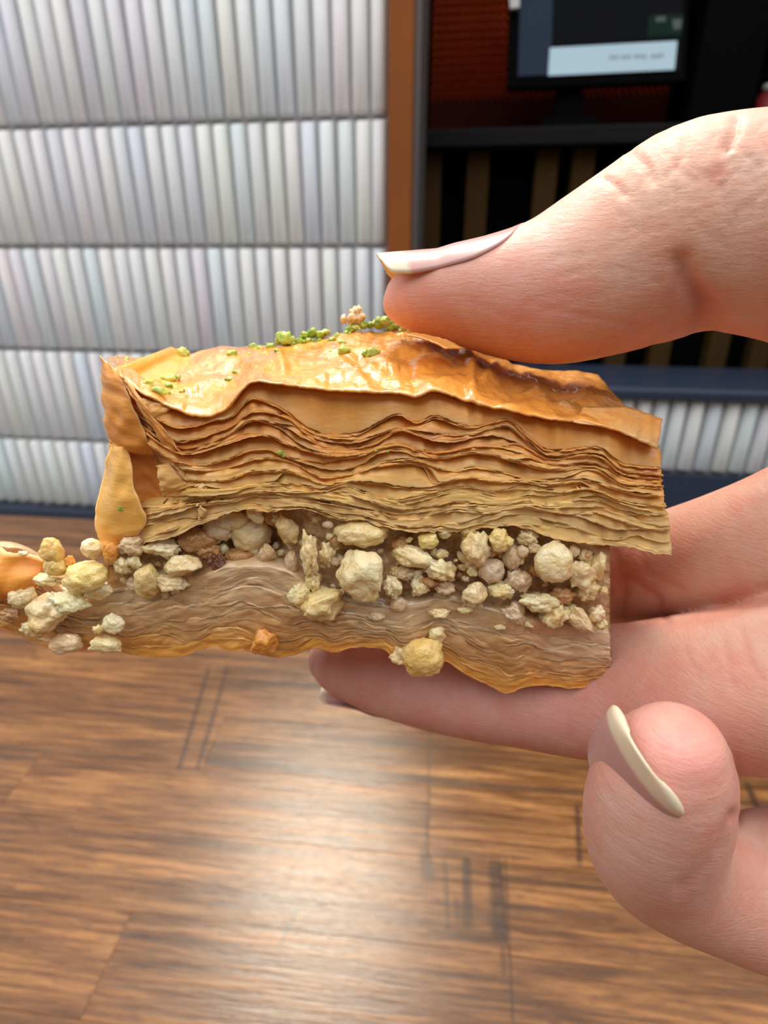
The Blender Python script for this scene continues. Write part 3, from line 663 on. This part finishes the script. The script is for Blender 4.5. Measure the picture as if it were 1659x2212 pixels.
# ------------------------------------------------------------------ nuts: one mesh per piece
def ico(sub):
    bm = bmesh.new(); bmesh.ops.create_icosphere(bm, subdivisions=sub, radius=1.0)
    V = np.array([v.co[:] for v in bm.verts]); F = [tuple(v.index for v in f.verts) for f in bm.faces]; bm.free(); return V, F
ICO = {s: ico(s) for s in (2, 3, 4)}
def nut_shape(style, sub, seed):
    V, F = ICO[sub]; r = np.random.default_rng(seed); V = V.copy()
    if style in ('chunk', 'shard'):
        for k in range(7 if style == 'chunk' else 5):
            nrm = r.normal(size=3); nrm /= np.linalg.norm(nrm); d = r.uniform(0.55, 0.82)
            ex = V@nrm-d; V -= np.clip(ex, 0, None)[:, None]*nrm*0.93
    off = r.uniform(0, 50, 3)
    def nz(fr): return np.array([mnoise.noise(Vector(p*fr+off)) for p in V])
    amp = dict(chunk=(0.18, 0.10, 0.06, 0.20, 1.9), shard=(0.32, 0.16, 0.08, 0.22, 1.7), round=(0.20, 0.09, 0.05, 0.12, 1.8), crumb=(0.40, 0.22, 0.12, 0.36, 1.7))[style]
    def vo(fr): return np.array([mnoise.voronoi(Vector(p*fr+off))[0][0] for p in V])
    d = amp[0]*nz(1.4)+amp[1]*nz(3.6)+amp[2]*nz(8.0)+amp[3]*(0.45-vo(amp[4]))+0.35*amp[3]*(0.45-vo(amp[4]*2.3))
    V = V*(1+d)[:, None]
    V /= np.abs(V).max(0)
    return V, F
def nut(name, px, py, rx, ry, Yoff, style, col, ang=0.0, big=False, mat='nut', depth=None, seed=None):
    seed = seed if seed is not None else int(px*13+py*7)
    c = front(px, py, YF+Yoff); d = project(c)[2]; s = d/FPX
    V, F = nut_shape(style, 4 if max(rx, ry) > 22 else 3, seed)
    V = V*np.array([rx*s, (depth if depth else 0.8*(rx+ry)/2)*s, ry*s])
    ca_, sa_ = math.cos(ang), math.sin(ang)
    V = V@np.array([[ca_, 0, -sa_], [0, 1, 0], [sa_, 0, ca_]])
    return bpart(name, c+V, F, M[mat], col)
PALE = (0.98, 0.88, 0.58); CRM = (0.96, 0.80, 0.50); YEL = (0.98, 0.74, 0.30); GRY = (0.78, 0.62, 0.44); BRN = (0.56, 0.32, 0.15); ORG = (0.86, 0.42, 0.10); GRN = (0.90, 0.76, 0.42); SKN = (0.16, 0.05, 0.03)
NUTS = [
 (788,1243,60,64,-1.2,'chunk',PALE,0.15,1),(848,1268,24,34,-0.8,'crumb',PALE,0.3,0),(1195,1217,44,52,-1.0,'round',PALE,0.1,1),(915,1420,50,50,-2.0,'round',YEL,0,1),(868,1415,30,24,-1.2,'crumb',CRM,0,0),
 (695,1303,58,42,-1.3,'shard',GRN,0.05,1),(648,1285,30,30,-0.8,'crumb',PALE,0.2,0),(675,1258,18,26,-0.5,'crumb',GRN,0,0),(1030,1190,34,48,-0.3,'shard',CRM,0.2,1),(1078,1166,24,30,-0.4,'chunk',YEL,0,1),(1098,1172,14,14,-0.6,'shard',YEL,0,0),
 (783,1152,64,30,0.6,'round',GRN,0.0,1),(668,1198,20,64,-0.2,'crumb',CRM,0.05,1),(705,1196,22,34,0.6,'crumb',CRM,0,0),(895,1205,50,26,0.0,'shard',CRM,-0.35,1),(952,1232,40,28,-0.3,'crumb',CRM,-0.5,1),
 (926,1165,24,24,0.4,'chunk',YEL,0.3,0),(960,1152,16,14,0.6,'crumb',CRM,0,0),(1024,1283,30,28,-0.8,'chunk',CRM,0.4,0),(1252,1240,36,34,0.4,'shard',CRM,0.4,1),(1292,1222,18,36,1.2,'shard',CRM,0.1,0),
 (1165,1300,50,26,-0.6,'crumb',CRM,-0.2,1),(1200,1330,36,30,-0.8,'crumb',CRM,0.3,1),(1252,1338,52,20,-0.6,'shard',CRM,-0.9,1),(1115,1325,34,24,-0.6,'shard',GRY,-0.6,0),(1290,1328,18,26,-0.2,'shard',CRM,0,0),(1300,1348,14,14,-0.3,'crumb',PALE,0,0),
 (622,1146,26,40,1.8,'chunk',CRM,0.1,0),(540,1152,48,44,4.2,'round',CRM,0,1),(600,1112,34,26,3.6,'round',BRN,0,0),(500,1120,44,26,3.4,'round',CRM,0,0),(576,1196,20,24,1.6,'chunk',GRY,0.5,0),(630,1214,16,26,1.4,'round',GRY,0,0),
 (395,1222,42,26,0.0,'chunk',CRM,0.15,1),(318,1255,30,44,0.0,'round',GRN,-0.2,1),(370,1258,44,22,0.2,'crumb',CRM,-0.2,0),(470,1218,18,26,1.2,'shard',SKN,0.3,0),(490,1236,14,12,0.6,'round',CRM,0,0),
 (183,1247,54,36,-0.6,'round',YEL,0.25,1),(112,1190,26,34,0.2,'round',YEL,0,1),(120,1222,26,26,0.0,'round',YEL,0,0),(201,1185,27,24,0.4,'round',CRM,0,1),(241,1195,17,28,0.2,'round',ORG,-0.3,0),(152,1213,12,16,0.4,'shard',ORG,0,0),
 (108,1325,62,44,-0.9,'shard',CRM,0.35,1),(150,1300,48,26,-1.0,'crumb',PALE,-0.2,1),(50,1290,34,32,-0.3,'crumb',CRM,0.2,1),(78,1355,34,26,-0.6,'crumb',CRM,0,0),
 (143,1390,36,24,-1.2,'round',GRY,0,1),(247,1348,24,24,-1.6,'chunk',PALE,0,1),(232,1390,36,20,-1.5,'chunk',PALE,-0.1,1),(212,1360,14,12,-1.2,'crumb',CRM,0,0),(570,1388,31,33,-1.8,'chunk',ORG,0,1),
 (285,1178,38,26,0.6,'crumb',GRY,0.2,1),(350,1182,46,22,1.4,'crumb',CRM,0,1),(425,1165,46,28,2.6,'round',BRN,0,0),(470,1140,36,30,3.2,'round',GRY,0,0),(265,1222,20,24,0.2,'crumb',CRM,0,0),(290,1215,18,18,-0.1,'crumb',PALE,0,0),
 (450,1190,30,22,2.2,'crumb',BRN,0,0),(520,1205,34,24,3.0,'round',BRN,0,0),(865,1180,22,26,1.4,'round',BRN,0,0),(870,1238,30,18,0.6,'crumb',GRY,0,0),(1062,1232,30,30,0.3,'round',GRY,0,0),(1105,1205,24,30,0.6,'round',GRY,0,0),
 (1128,1192,16,16,0.4,'round',GRY,0,0),(1120,1252,36,30,0.2,'crumb',GRY,0,1),(1085,1275,34,22,-0.2,'crumb',CRM,0,0),(960,1268,24,20,0.2,'crumb',GRY,0,0),(908,1268,22,26,0.0,'crumb',CRM,0.2,0),(860,1305,20,18,-0.4,'round',GRY,0,0),
 (930,1258,26,12,-0.2,'shard',BRN,-0.2,0),(1140,1160,26,22,0.9,'crumb',CRM,0,0),(1010,1148,20,14,0.6,'crumb',CRM,0,0),(1240,1190,14,20,1.2,'shard',GRY,0,0),(1270,1275,28,24,0.4,'crumb',CRM,0,0),(1215,1285,30,18,0.0,'crumb',BRN,0,0),
 (950,1325,26,14,-0.8,'crumb',CRM,0,0),(945,1370,20,20,-1.2,'crumb',CRM,0,0),(1005,1318,18,8,-0.6,'crumb',PALE,0,0),(1140,1350,16,8,-0.8,'shard',PALE,-0.4,0),(1080,1355,14,6,-0.7,'crumb',CRM,0,0),(728,1170,16,20,1.2,'crumb',BRN,0,0),
 (815,1330,22,12,-0.6,'crumb',GRY,0,0),(98,1252,30,16,-0.2,'crumb',CRM,0,0),(212,1276,34,24,-0.3,'shard',CRM,0.2,1),(166,1282,22,16,-0.4,'crumb',YEL,0,0),(20,1330,26,18,-0.2,'crumb',BRN,0,0),(10,1270,20,18,0.2,'crumb',ORG,0,0),(130,1255,12,10,-0.4,'crumb',BRN,0,0),(50,1196,12,8,0.8,'crumb',PALE,0,0)]
for (x, y, rx, ry, yo, st, c, a, big) in NUTS:
    k = random.uniform(0.93, 1.05); nut('nut_piece', x, y, rx, ry, yo, st, tuple(min(0.95, q*k) for q in c), -a, bool(big))
for i in range(195):                            # small crumbs over the filling
    x = random.uniform(255, 1305); u = random.random()
    y0 = float(smooth_interp(x, KX, KC[11])); y1 = float(np.interp(x, UB[:, 0], UB[:, 1]))
    y = y0+6+(y1+14-y0)*u; r = random.uniform(5, 17)
    cave = 4.0*math.exp(-((x-560)/110)**2)*math.exp(-((y-1165)/45)**2)
    nut('nut_piece', x, y, r*random.uniform(0.9, 1.4), r*random.uniform(0.7, 1.1), random.uniform(0.4, 1.8)+cave, random.choice(['crumb', 'crumb', 'shard', 'round']), random.choice([CRM, CRM, GRY, BRN, PALE]), random.uniform(-1, 1), seed=9000+i)
# pistachio crumbs and one standing flake on the crust
def on_crust(px, py):
    a, y, z = ray(px, py); d = Vector((float(a), float(y), float(z))).normalized()
    h = crust_bvh.ray_cast(Vector((0, 0, 0)), d)
    return None if h[0] is None else np.array(h[0])
def crumb(px, py, r, col=(0.45, 0.55, 0.08), style='shard', lift=0.35, stretch=(1, 1), seed=None, big=False, name='pistachio_crumb', mat='pist'):
    q = None; yy = py
    while q is None and yy < py+60: q = on_crust(px, yy); yy += 3
    if q is None: return
    d = project(q)[2]; c = q*(1.0); s = d/FPX
    if yy > py+4:                                 # silhouette crumb: stands on the rim of the crust
        c = deep(px, py, d)
    else: c = c+np.array([0, -0.3, lift*r*s])
    V, F = nut_shape(style, 4 if big else (3 if r > 9 else 2), seed or int(px*31+py*17))
    V = V*np.array([r*s*stretch[0], r*s*0.9, r*s*stretch[1]])
    bpart(name, c+V, F, M[mat], col)
    if mat == 'pist' and r > 5 and not big:
        for _ in range(2):
            an = random.uniform(0, 6.28); q2 = c+np.array([math.cos(an)*r*s*0.95, random.uniform(-.5, .5)*r*s, math.sin(an)*0.5*r*s])
            V2, F2 = nut_shape(random.choice(['shard', 'crumb']), 2, random.randint(0, 99999))
            bpart(name, q2+V2*r*s*random.uniform(0.3, 0.55), F2, M[mat], random.choice([(0.62, 0.66, 0.16), (0.16, 0.30, 0.03), (0.42, 0.55, 0.07)]))
LG = (0.72, 0.72, 0.20); DG = (0.16, 0.30, 0.03); MG = (0.42, 0.55, 0.07)
for (x, y, r, c) in [(395,763,16,LG),(372,824,16,LG),(345,852,18,LG),(366,838,12,DG),(362,852,10,DG),(322,830,10,LG),(352,802,6,LG),(276,778,6,DG),(615,732,16,MG),(604,725,11,LG),(632,742,10,MG),(512,806,8,DG),(497,821,7,MG),(503,766,9,MG),(548,752,9,DG),(562,756,8,MG),
    (585,752,10,MG),(660,724,11,MG),(676,718,12,DG),(692,722,12,MG),(706,718,9,LG),(668,735,9,LG),(648,738,9,MG),(718,738,9,DG),(735,742,10,LG),(742,762,15,MG),(728,728,8,LG),(757,712,10,MG),(770,708,9,LG),(785,703,10,MG),(800,702,9,DG),(818,698,14,MG),(833,695,17,LG),(842,704,13,MG),
    (868,712,9,LG),(885,715,8,LG),(903,716,9,LG),(803,769,16,DG),(812,766,10,MG),(748,720,8,DG),(600,760,6,DG),(690,738,7,MG),(575,765,6,LG),(640,752,6,MG),(715,760,5,LG),(540,768,5,MG),(450,790,4,MG),(395,846,7,LG)]:
    crumb(x, y, r*1.05, c, random.choice(['shard', 'crumb']), stretch=(random.uniform(0.8, 1.25), random.uniform(0.65, 1.0)))
crumb(770, 686, 22, (0.80, 0.56, 0.30), 'crumb', stretch=(1, 1.1), big=True, name='nut_flake', mat='nut'); crumb(742, 692, 10, (0.78, 0.52, 0.28), 'shard', stretch=(0.8, 1.3), name='nut_flake', mat='nut'); crumb(775, 672, 11, (0.80, 0.58, 0.34), 'crumb', stretch=(1, 1.2), name='nut_flake', mat='nut')
for (x, y, r) in [(605,978,7),(612,984,5),(812,974,3),(838,975,3.5),(262,1096,9)]:
    nut('pistachio_crumb', x, y, r, r, -0.5 if x > 300 else 0.3, 'crumb', MG, 0, mat='pist')

# ------------------------------------------------------------------ hand: one continuous surface from a swept distance field
VOX = 0.5
def tube(keys, nrm, ns=36):
    """keys: (px, py, depth, half thickness px, width ratio); -> stations (centre, rn, rb, axis, n, b)"""
    Kk = np.array(keys, float); P = deep(Kk[:, 0], Kk[:, 1], Kk[:, 2]); R = Kk[:, 3]*Kk[:, 2]/FPX
    L = np.concatenate([[0], np.cumsum(np.linalg.norm(np.diff(P, axis=0), axis=1))]); t = np.linspace(0, L[-1], ns)
    C = np.stack([smooth_interp(t, L, P[:, i]) for i in range(3)], -1); rn = smooth_interp(t, L, R); rb = rn*smooth_interp(t, L, Kk[:, 4])
    A = np.gradient(C, axis=0); A /= np.linalg.norm(A, axis=1, keepdims=True)
    nrm = np.array(nrm, float); N = nrm[None]-A*(A@nrm)[:, None]; N /= np.linalg.norm(N, axis=1, keepdims=True)
    B = np.cross(A, N)
    return C, rn, rb, A, N, B
lo = np.array([-20., 30., -88.]); hi = np.array([128., 108., 40.])
dims = np.ceil((hi-lo)/VOX).astype(int)+1
BIG = 9.0
def field(st):
    C, rn, rb, A, N, B = st; Fd = np.full(dims, BIG, np.float32)
    for i in range(len(C)-1):
        a, b = C[i], C[i+1]; R = max(rn[i], rb[i], rn[i+1], rb[i+1])+6
        l = np.maximum(np.floor((np.minimum(a, b)-R-lo)/VOX).astype(int), 0); h = np.minimum(np.ceil((np.maximum(a, b)+R-lo)/VOX).astype(int)+1, dims)
        if np.any(h <= l): continue
        gx, gy, gz = (lo[k]+VOX*np.arange(l[k], h[k]) for k in range(3))
        X = gx[:, None, None]-a[0]; Y = gy[None, :, None]-a[1]; Z = gz[None, None, :]-a[2]
        d = b-a; t = np.clip((X*d[0]+Y*d[1]+Z*d[2])/(d@d), 0, 1)
        X = X-t*d[0]; Y = Y-t*d[1]; Z = Z-t*d[2]
        n, bb_, ax = N[i], B[i], A[i]
        r1 = rn[i]*(1-t)+rn[i+1]*t; r2 = rb[i]*(1-t)+rb[i+1]*t
        q = np.sqrt(((X*n[0]+Y*n[1]+Z*n[2])/r1)**2+((X*bb_[0]+Y*bb_[1]+Z*bb_[2])/r2)**2+((X*ax[0]+Y*ax[1]+Z*ax[2])/np.minimum(r1, r2))**2)
        v = ((q-1)*np.minimum(r1, r2)).astype(np.float32)
        s = Fd[l[0]:h[0], l[1]:h[1], l[2]:h[2]]; np.minimum(s, v, out=s)
    return Fd
def smin(a, b, k):
    h = np.clip(0.5+0.5*(b-a)/k, 0, 1); return b*(1-h)+a*h-k*h*(1-h)
UPV = (0, SN*1.0, CS*1.0)
thumb = tube([(866,655,82,40,1.15),(900,645,82,68,1.2),(960,638,81.5,90,1.2),(1040,640,81,112,1.15),(1120,640,80.5,134,1.08),(1210,626,79.5,156,1.02),(1300,590,78,176,0.98),(1400,545,76,196,0.95),(1490,505,74,212,0.95),(1580,492,72,215,0.95),(1700,500,70,222,1.0),(1900,560,69,230,1.0),(2150,740,70,260,1.0)], (-0.15, 0.25, 1), 44)
index = tube([(1130,1235,118,70,1.0),(1200,1245,116,84,1.0),(1290,1248,111,96,1.0),(1380,1236,102,108,1.0),(1460,1216,95,116,1.0),(1550,1193,89,124,1.0),(1660,1164,84,138,1.0),(1850,1100,80,160,1.0),(2150,1080,77,200,1.0)], (0, 1, 0.3), 36)
middle = tube([(712,1424,105,46,1.1),(745,1432,104.5,66,1.1),(800,1444,104,80,1.1),(880,1458,102.5,94,1.08),(1000,1478,100,106,1.05),(1120,1490,99.5,118,1.0),(1250,1496,97.5,134,1.0),(1380,1496,92,150,1.0),(1500,1492,85,165,1.0),(1660,1482,78,180,1.0),(1850,1440,75,190,1.0),(2150,1400,75,210,1.0)], (-0.1, 0.3, -1), 44)
ring_ = tube([(1452,1632,62,112,1.0),(1440,1668,63.5,136,1.0),(1424,1725,66,149,1.0),(1412,1790,69.5,146,1.0),(1422,1835,73,140,1.0),(1470,1872,76,136,1.0),(1560,1905,78,140,1.0),(1660,1922,79,156,1.0),(1850,1900,79,172,1.0),(2150,1740,78,200,1.0)], (-1, -0.3, 0.1), 40)
pinky = tube([(1900,2160,66,100,1.0),(1880,2220,69,118,1.0),(1920,2270,74,120,1.0),(2020,2240,78,128,1.0),(2180,2000,78,150,1.0)], (-1, -0.3, 0), 24)
palm1 = tube([(2140,1120,78,200,1.0),(2300,1100,80,260,1.0),(2500,1050,84,280,1.0)], (0, 1, 0), 16)
palm2 = tube([(2150,1420,76,210,1.0),(2350,1400,80,260,1.0),(2500,1350,84,280,1.0)], (0, 1, 0), 16)
palm3 = tube([(2150,1720,77,200,1.0),(2350,1650,80,260,1.0),(2500,1550,84,280,1.0)], (0, 1, 0), 16)
palm4 = tube([(2140,740,70,230,1.0),(2320,860,74,280,1.0),(2500,1000,80,300,1.0)], (0, 1, 0), 16)
FI = field(index); FM = field(middle); FR = field(ring_); FT = field(thumb)
D = smin(FI, FM, 1.0); D = smin(D, FR, 0.8); D = smin(D, field(pinky), 0.8)
PM = field(palm1)
for q in (palm2, palm3, palm4): PM = smin(PM, field(q), 5.0)
D = smin(D, PM, 4.0); D = smin(D, FT, 1.2); D = np.minimum(D, smin(FT, PM, 5.0))
D[0] = D[-1] = BIG; D[:, 0] = D[:, -1] = BIG; D[:, :, 0] = D[:, :, -1] = BIG
def surface_nets(D):
    S = D < 0; nx, ny, nz = D.shape
    c = np.zeros((nx-1, ny-1, nz-1), np.uint8)
    for i in (0, 1):
        for j in (0, 1):
            for k in (0, 1): c += S[i:nx-1+i, j:ny-1+j, k:nz-1+k]
    I = np.argwhere((c > 0) & (c < 8)); idx = np.full(c.shape, -1, np.int64); idx[tuple(I.T)] = np.arange(len(I))
    acc = np.zeros((len(I), 3)); cnt = np.zeros(len(I))
    cor = [(i, j, k) for i in (0, 1) for j in (0, 1) for k in (0, 1)]
    val = {q: D[I[:, 0]+q[0], I[:, 1]+q[1], I[:, 2]+q[2]].astype(float) for q in cor}
    for p in cor:
        for ax in range(3):
            if p[ax]: continue
            q = list(p); q[ax] = 1; q = tuple(q); a, b = val[p], val[q]; m = (a < 0) != (b < 0)
            t = np.where(m, a/np.where(m, a-b, 1), 0); pt = np.tile(np.array(p, float), (len(I), 1)); pt[:, ax] = t
            acc[m] += pt[m]; cnt[m] += 1
    V = lo+VOX*(I+acc/cnt[:, None]); Fs = []
    for ax in range(3):
        o1, o2 = [(1, 2), (2, 0), (0, 1)][ax]
        sl = [slice(1, -1)]*3; sl[ax] = slice(0, -1); s2 = list(sl); s2[ax] = slice(1, None)
        a = S[tuple(sl)]; b = S[tuple(s2)]; E = np.argwhere(a != b)
        fl = a[tuple(E.T)]
        E = E+np.array([1 if k != ax else 0 for k in range(3)])
        e1 = np.zeros(3, int); e1[o1] = 1; e2 = np.zeros(3, int); e2[o2] = 1
        q = [idx[tuple((E-d).T)] for d in (e1+e2, e2, 0*e1, e1)]
        Q = np.stack(q, -1); Q[~fl] = Q[~fl][:, ::-1]; Fs.append(Q)
    return V, np.concatenate(Fs)
HV, HF = surface_nets(D)
# light smoothing, then creases and colour
def vert_normals(V, F):
    n = np.cross(V[F[:, 2]]-V[F[:, 0]], V[F[:, 3]]-V[F[:, 1]]); N = np.zeros_like(V)
    for k in range(4): np.add.at(N, F[:, k], n)
    return N/(np.linalg.norm(N, axis=1, keepdims=True)+1e-9)
for _ in range(3):
    s = np.zeros_like(HV); c = np.zeros(len(HV))
    for k in range(4):
        np.add.at(s, HF[:, k], HV[HF[:, (k+1) % 4]]); np.add.at(c, HF[:, k], 1)
    HV = 0.5*HV+0.5*s/c[:, None]
HN = vert_normals(HV, HF)
hx, hy, hd = project(HV)
facing = -(HN*HV).sum(1)/np.linalg.norm(HV, axis=1)
def seg_d(pts):
    d = np.full(len(HV), 1e9)
    for (x0, y0), (x1, y1) in zip(pts[:-1], pts[1:]):
        L2 = (x1-x0)**2+(y1-y0)**2; t = np.clip(((hx-x0)*(x1-x0)+(hy-y0)*(y1-y0))/L2, 0, 1)
        d = np.minimum(d, np.hypot(hx-x0-t*(x1-x0), hy-y0-t*(y1-y0)))
    return d
base = np.array([0.66, 0.40, 0.315]); tint = np.tile(base, (len(HV), 1))
vis = np.clip(facing*3+0.6, 0, 1)
CREASES = [([(1475,570),(1490,610),(1525,670),(1518,722)],26,1.0,.6),([(1510,640),(1560,670),(1640,680)],10,0.12,.15),([(1470,600),(1440,660),(1460,720)],12,0.12,.12),([(1305,385),(1330,400),(1345,420)],9,0.34,.2),([(1365,330),(1400,360),(1410,390)],10,0.4,.2),
 ([(1592,255),(1588,285),(1570,320)],10,0.6,.3),([(1440,330),(1470,370),(1500,390)],7,0.15,.2),([(1480,300),(1475,340),(1440,380)],7,0.15,.2),([(1140,655),(1300,690),(1420,715)],5,0.10,.05),
 ([(1000,640),(1060,670),(1130,695)],5,0.08,.1),([(1400,765),(1420,730),(1470,700)],10,0.22,.3),
 ([(1325,1195),(1345,1260),(1350,1330)],12,0.45,.55),([(1360,1250),(1420,1290),(1440,1340)],9,0.25,.4),([(1380,1190),(1400,1240),(1470,1270)],7,0.12,.2),([(1400,1345),(1500,1338),(1600,1315),(1659,1300)],10,0.2,.5),
 ([(1560,1380),(1575,1440),(1590,1500)],6,0.12,.15),([(1600,1360),(1620,1430),(1650,1470)],6,0.12,.15),([(1480,1400),(1510,1460),(1500,1520)],6,0.08,.1),([(1230,1480),(1225,1540),(1230,1600)],9,0.15,.2),
 ([(1585,1765),(1555,1830),(1510,1890),(1470,1920)],15,0.5,.5),([(1590,1640),(1600,1700),(1590,1770)],10,0.2,.3),([(1640,1790),(1659,1830),(1650,1880)],6,0.15,.2)]
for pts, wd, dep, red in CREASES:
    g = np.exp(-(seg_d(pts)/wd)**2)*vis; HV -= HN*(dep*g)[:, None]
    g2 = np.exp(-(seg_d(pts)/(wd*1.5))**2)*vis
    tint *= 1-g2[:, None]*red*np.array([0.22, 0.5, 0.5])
# fine fan of wrinkle lines over the knuckle of the thumb and finger joints
wr_r = np.random.default_rng(3)
for _ in range(46):
    x0 = wr_r.uniform(1150, 1640); y0 = 640-(x0-1150)*0.45+wr_r.uniform(-110, 110); L = wr_r.uniform(50, 150); sl = wr_r.uniform(-0.35, -0.05)-(x0-1150)*0.0004
    g = np.exp(-(seg_d([(x0, y0), (x0+L*0.5, y0+L*0.5*sl-3), (x0+L, y0+L*sl)])/3.5)**2)*vis*(hd < 90); HV -= HN*(0.09*g)[:, None]
for _ in range(34):
    x0 = wr_r.uniform(1330, 1659); y0 = wr_r.uniform(285, 500); an = wr_r.choice([-0.9, 0.7, 1.3])+wr_r.uniform(-.3, .3); L = wr_r.uniform(30, 90)
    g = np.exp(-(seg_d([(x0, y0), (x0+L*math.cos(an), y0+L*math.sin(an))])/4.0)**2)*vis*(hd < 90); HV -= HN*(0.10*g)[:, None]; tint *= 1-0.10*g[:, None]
def blob(x, y, r, col, k, dmax=1e9):
    g = np.clip(k*np.exp(-((hx-x)**2+(hy-y)**2)/r**2)*(hd < dmax), 0, 1)[:, None]; tint[:] = tint*(1-g)+np.array(col)*g
PINK = (0.68, 0.31, 0.265)
blob(900, 690, 110, PINK, .6, 90); blob(1200, 740, 150, (0.76, 0.36, 0.28), .6, 90); blob(1150, 600, 140, (0.78, 0.42, 0.36), .45, 90); blob(1480, 400, 170, (0.84, 0.60, 0.46), .7, 90)
blob(1300, 520, 120, (0.82, 0.58, 0.46), .6, 90); blob(1548, 378, 24, (0.55, 0.16, 0.12), .6, 90); blob(1548, 378, 50, (0.66, 0.30, 0.24), .35, 90)
blob(1460, 1620, 110, (0.80, 0.34, 0.32), .75, 80); blob(1340, 1850, 150, (0.72, 0.48, 0.40), .5, 85); blob(1500, 1900, 120, (0.62, 0.36, 0.32), .5)
blob(1340, 1240, 60, (0.72, 0.26, 0.19), .6); blob(1560, 1180, 140, (0.80, 0.48, 0.34), .5); blob(1560, 1430, 140, (0.80, 0.48, 0.36), .5); blob(1000, 1530, 280, (0.62, 0.33, 0.31), .55); blob(1250, 1540, 160, (0.66, 0.36, 0.32), .5)  # last two, middle finger's underside: purplish skin plus some painted shade
HAND = mesh_np('person', wpos(HV), HF, M['skin'], None, True, origin=wpos(deep(2100, 1400, 80)), attrs=dict(tint=tint))
tag(HAND, 'hand with long pale nails pinching the baklava, thumb on top', 'person')
ho = np.array(HAND.location)
def nail(keys, wid, arch, nvec, thick=0.35, free0=0.75, lift=0.0, label=None):
    """keys: (px, py, depth) along the crest of the nail from the root to the free edge"""
    Kk = np.array(keys, float); P = deep(Kk[:, 0], Kk[:, 1], Kk[:, 2])
    L = np.concatenate([[0], np.cumsum(np.linalg.norm(np.diff(P, axis=0), axis=1))]); n, m = 40, 25; t = np.linspace(0, L[-1], n)
    C = np.stack([smooth_interp(t, L, P[:, i]) for i in range(3)], -1); A = np.gradient(C, axis=0); A /= np.linalg.norm(A, axis=1, keepdims=True)
    nvec = np.array(nvec, float); N = nvec[None]-A*(A@nvec)[:, None]; N /= np.linalg.norm(N, axis=1, keepdims=True); B = np.cross(A, N)
    f = t/L[-1]; G = np.zeros((n, m, 3)); ph = np.linspace(-1, 1, m)
    W = wid*np.minimum(1, np.sqrt(np.clip(f/0.16, 0.0, 1))*0.55+0.45)*np.where(f > 0.86, np.sqrt(np.clip(1-((f-0.86)/0.15)**2*0.75, 0, 1)), 1)
    for j, p in enumerate(ph):
        x = np.sin(p*1.25)/math.sin(1.25); dz = arch*(1-np.cos(p*1.25))/(1-math.cos(1.25))
        sh = -0.10*L[-1]*p*p*(f > 0.5)*(f-0.5)*2+0.16*L[-1]*p*p*np.clip(1-f/0.5, 0, 1)
        G[:, j] = C+B*(W*x)[:, None]-N*(dz*(W/wid))[:, None]+A*sh[:, None]
    V, F = shell(G, thick)
    fr_ = np.clip((f[:, None]-free0+0.05*(ph**2)[None, :])/0.035, 0, 1); fa = np.concatenate([fr_.ravel()]*2)
    o = mesh_np('nail', wpos(V)-ho, F, M['nail'], HAND, True, attrs=dict(free=fa))
    if label: o['label'] = label
    return o
def tube_nail(st, i0, ext, prof, free0, offs=0.42, thick=0.32, label=None, tipdir=None):
    """nail plate following a finger's surface from its tip (station 0, plus ext beyond) back to station i0; prof: (fraction from the root, half angle)"""
    C, rn, rb, A, N, B = st; n, m = 44, 27
    f = np.linspace(0, 1, n); seg = np.concatenate([[0], np.cumsum(np.linalg.norm(np.diff(C, axis=0), axis=1))])
    L0 = np.interp(i0, np.arange(len(C)), seg); x = L0-(L0+ext)*f           # distance from the fingertip station, negative beyond it
    xs = np.clip(x, seg[3], None); it = lambda Q: np.stack([np.interp(xs, seg, Q[:, k]) for k in range(3)], -1)
    c, nn, bb_, aa = it(C), it(N), it(B), it(A); r1 = np.interp(xs, seg, rn); r2 = np.interp(xs, seg, rb)
    beyond = np.clip(seg[3]-x, 0, None); fw = -aa if tipdir is None else np.array(tipdir, float)[None]/np.linalg.norm(tipdir)+0*aa
    pf = np.array(prof); ph = np.radians(smooth_interp(f, pf[:, 0], pf[:, 1])); G = np.zeros((n, m, 3))
    for j, p in enumerate(np.linspace(-1, 1, m)):
        back = 0.9*p*p*np.clip((f-0.7)/0.3, 0, 1)
        G[:, j] = c+fw*(beyond-back)[:, None]+nn*((r1+offs)*np.cos(ph*p))[:, None]+bb_*((r2+offs)*np.sin(ph*p))[:, None]
    V, F = shell(G, thick); p2 = np.linspace(-1, 1, m)**2
    fa = np.clip((f[:, None]-free0+0.06*p2[None, :])/0.04, 0, 1); fa = np.concatenate([fa.ravel()]*2)
    o = mesh_np('nail', wpos(V)-ho, F, M['nail'], HAND, True, attrs=dict(free=fa))
    if label: o['label'] = label
    return o
tube_nail(thumb, 9.6, 3.0, [(0, 3), (0.12, 34), (0.35, 60), (0.6, 68), (0.8, 70), (0.93, 62), (1.0, 40)], 0.80, label='long pale thumb nail with a cream free edge')
nail([(1318,1750,66.5),(1324,1712,64.2),(1338,1680,61.6),(1360,1654,58.8),(1388,1634,56.4)], 5.6, 2.2, (-1, -0.55, 0.15), thick=0.24, free0=0.80, label='nail with a white free edge on the curled finger')
tube_nail(middle, 6.0, 1.3, [(0, 10), (0.2, 45), (0.5, 62), (0.8, 64), (0.93, 56), (1.0, 36)], 0.90, label='greyish nail under the fingertip below the baklava')
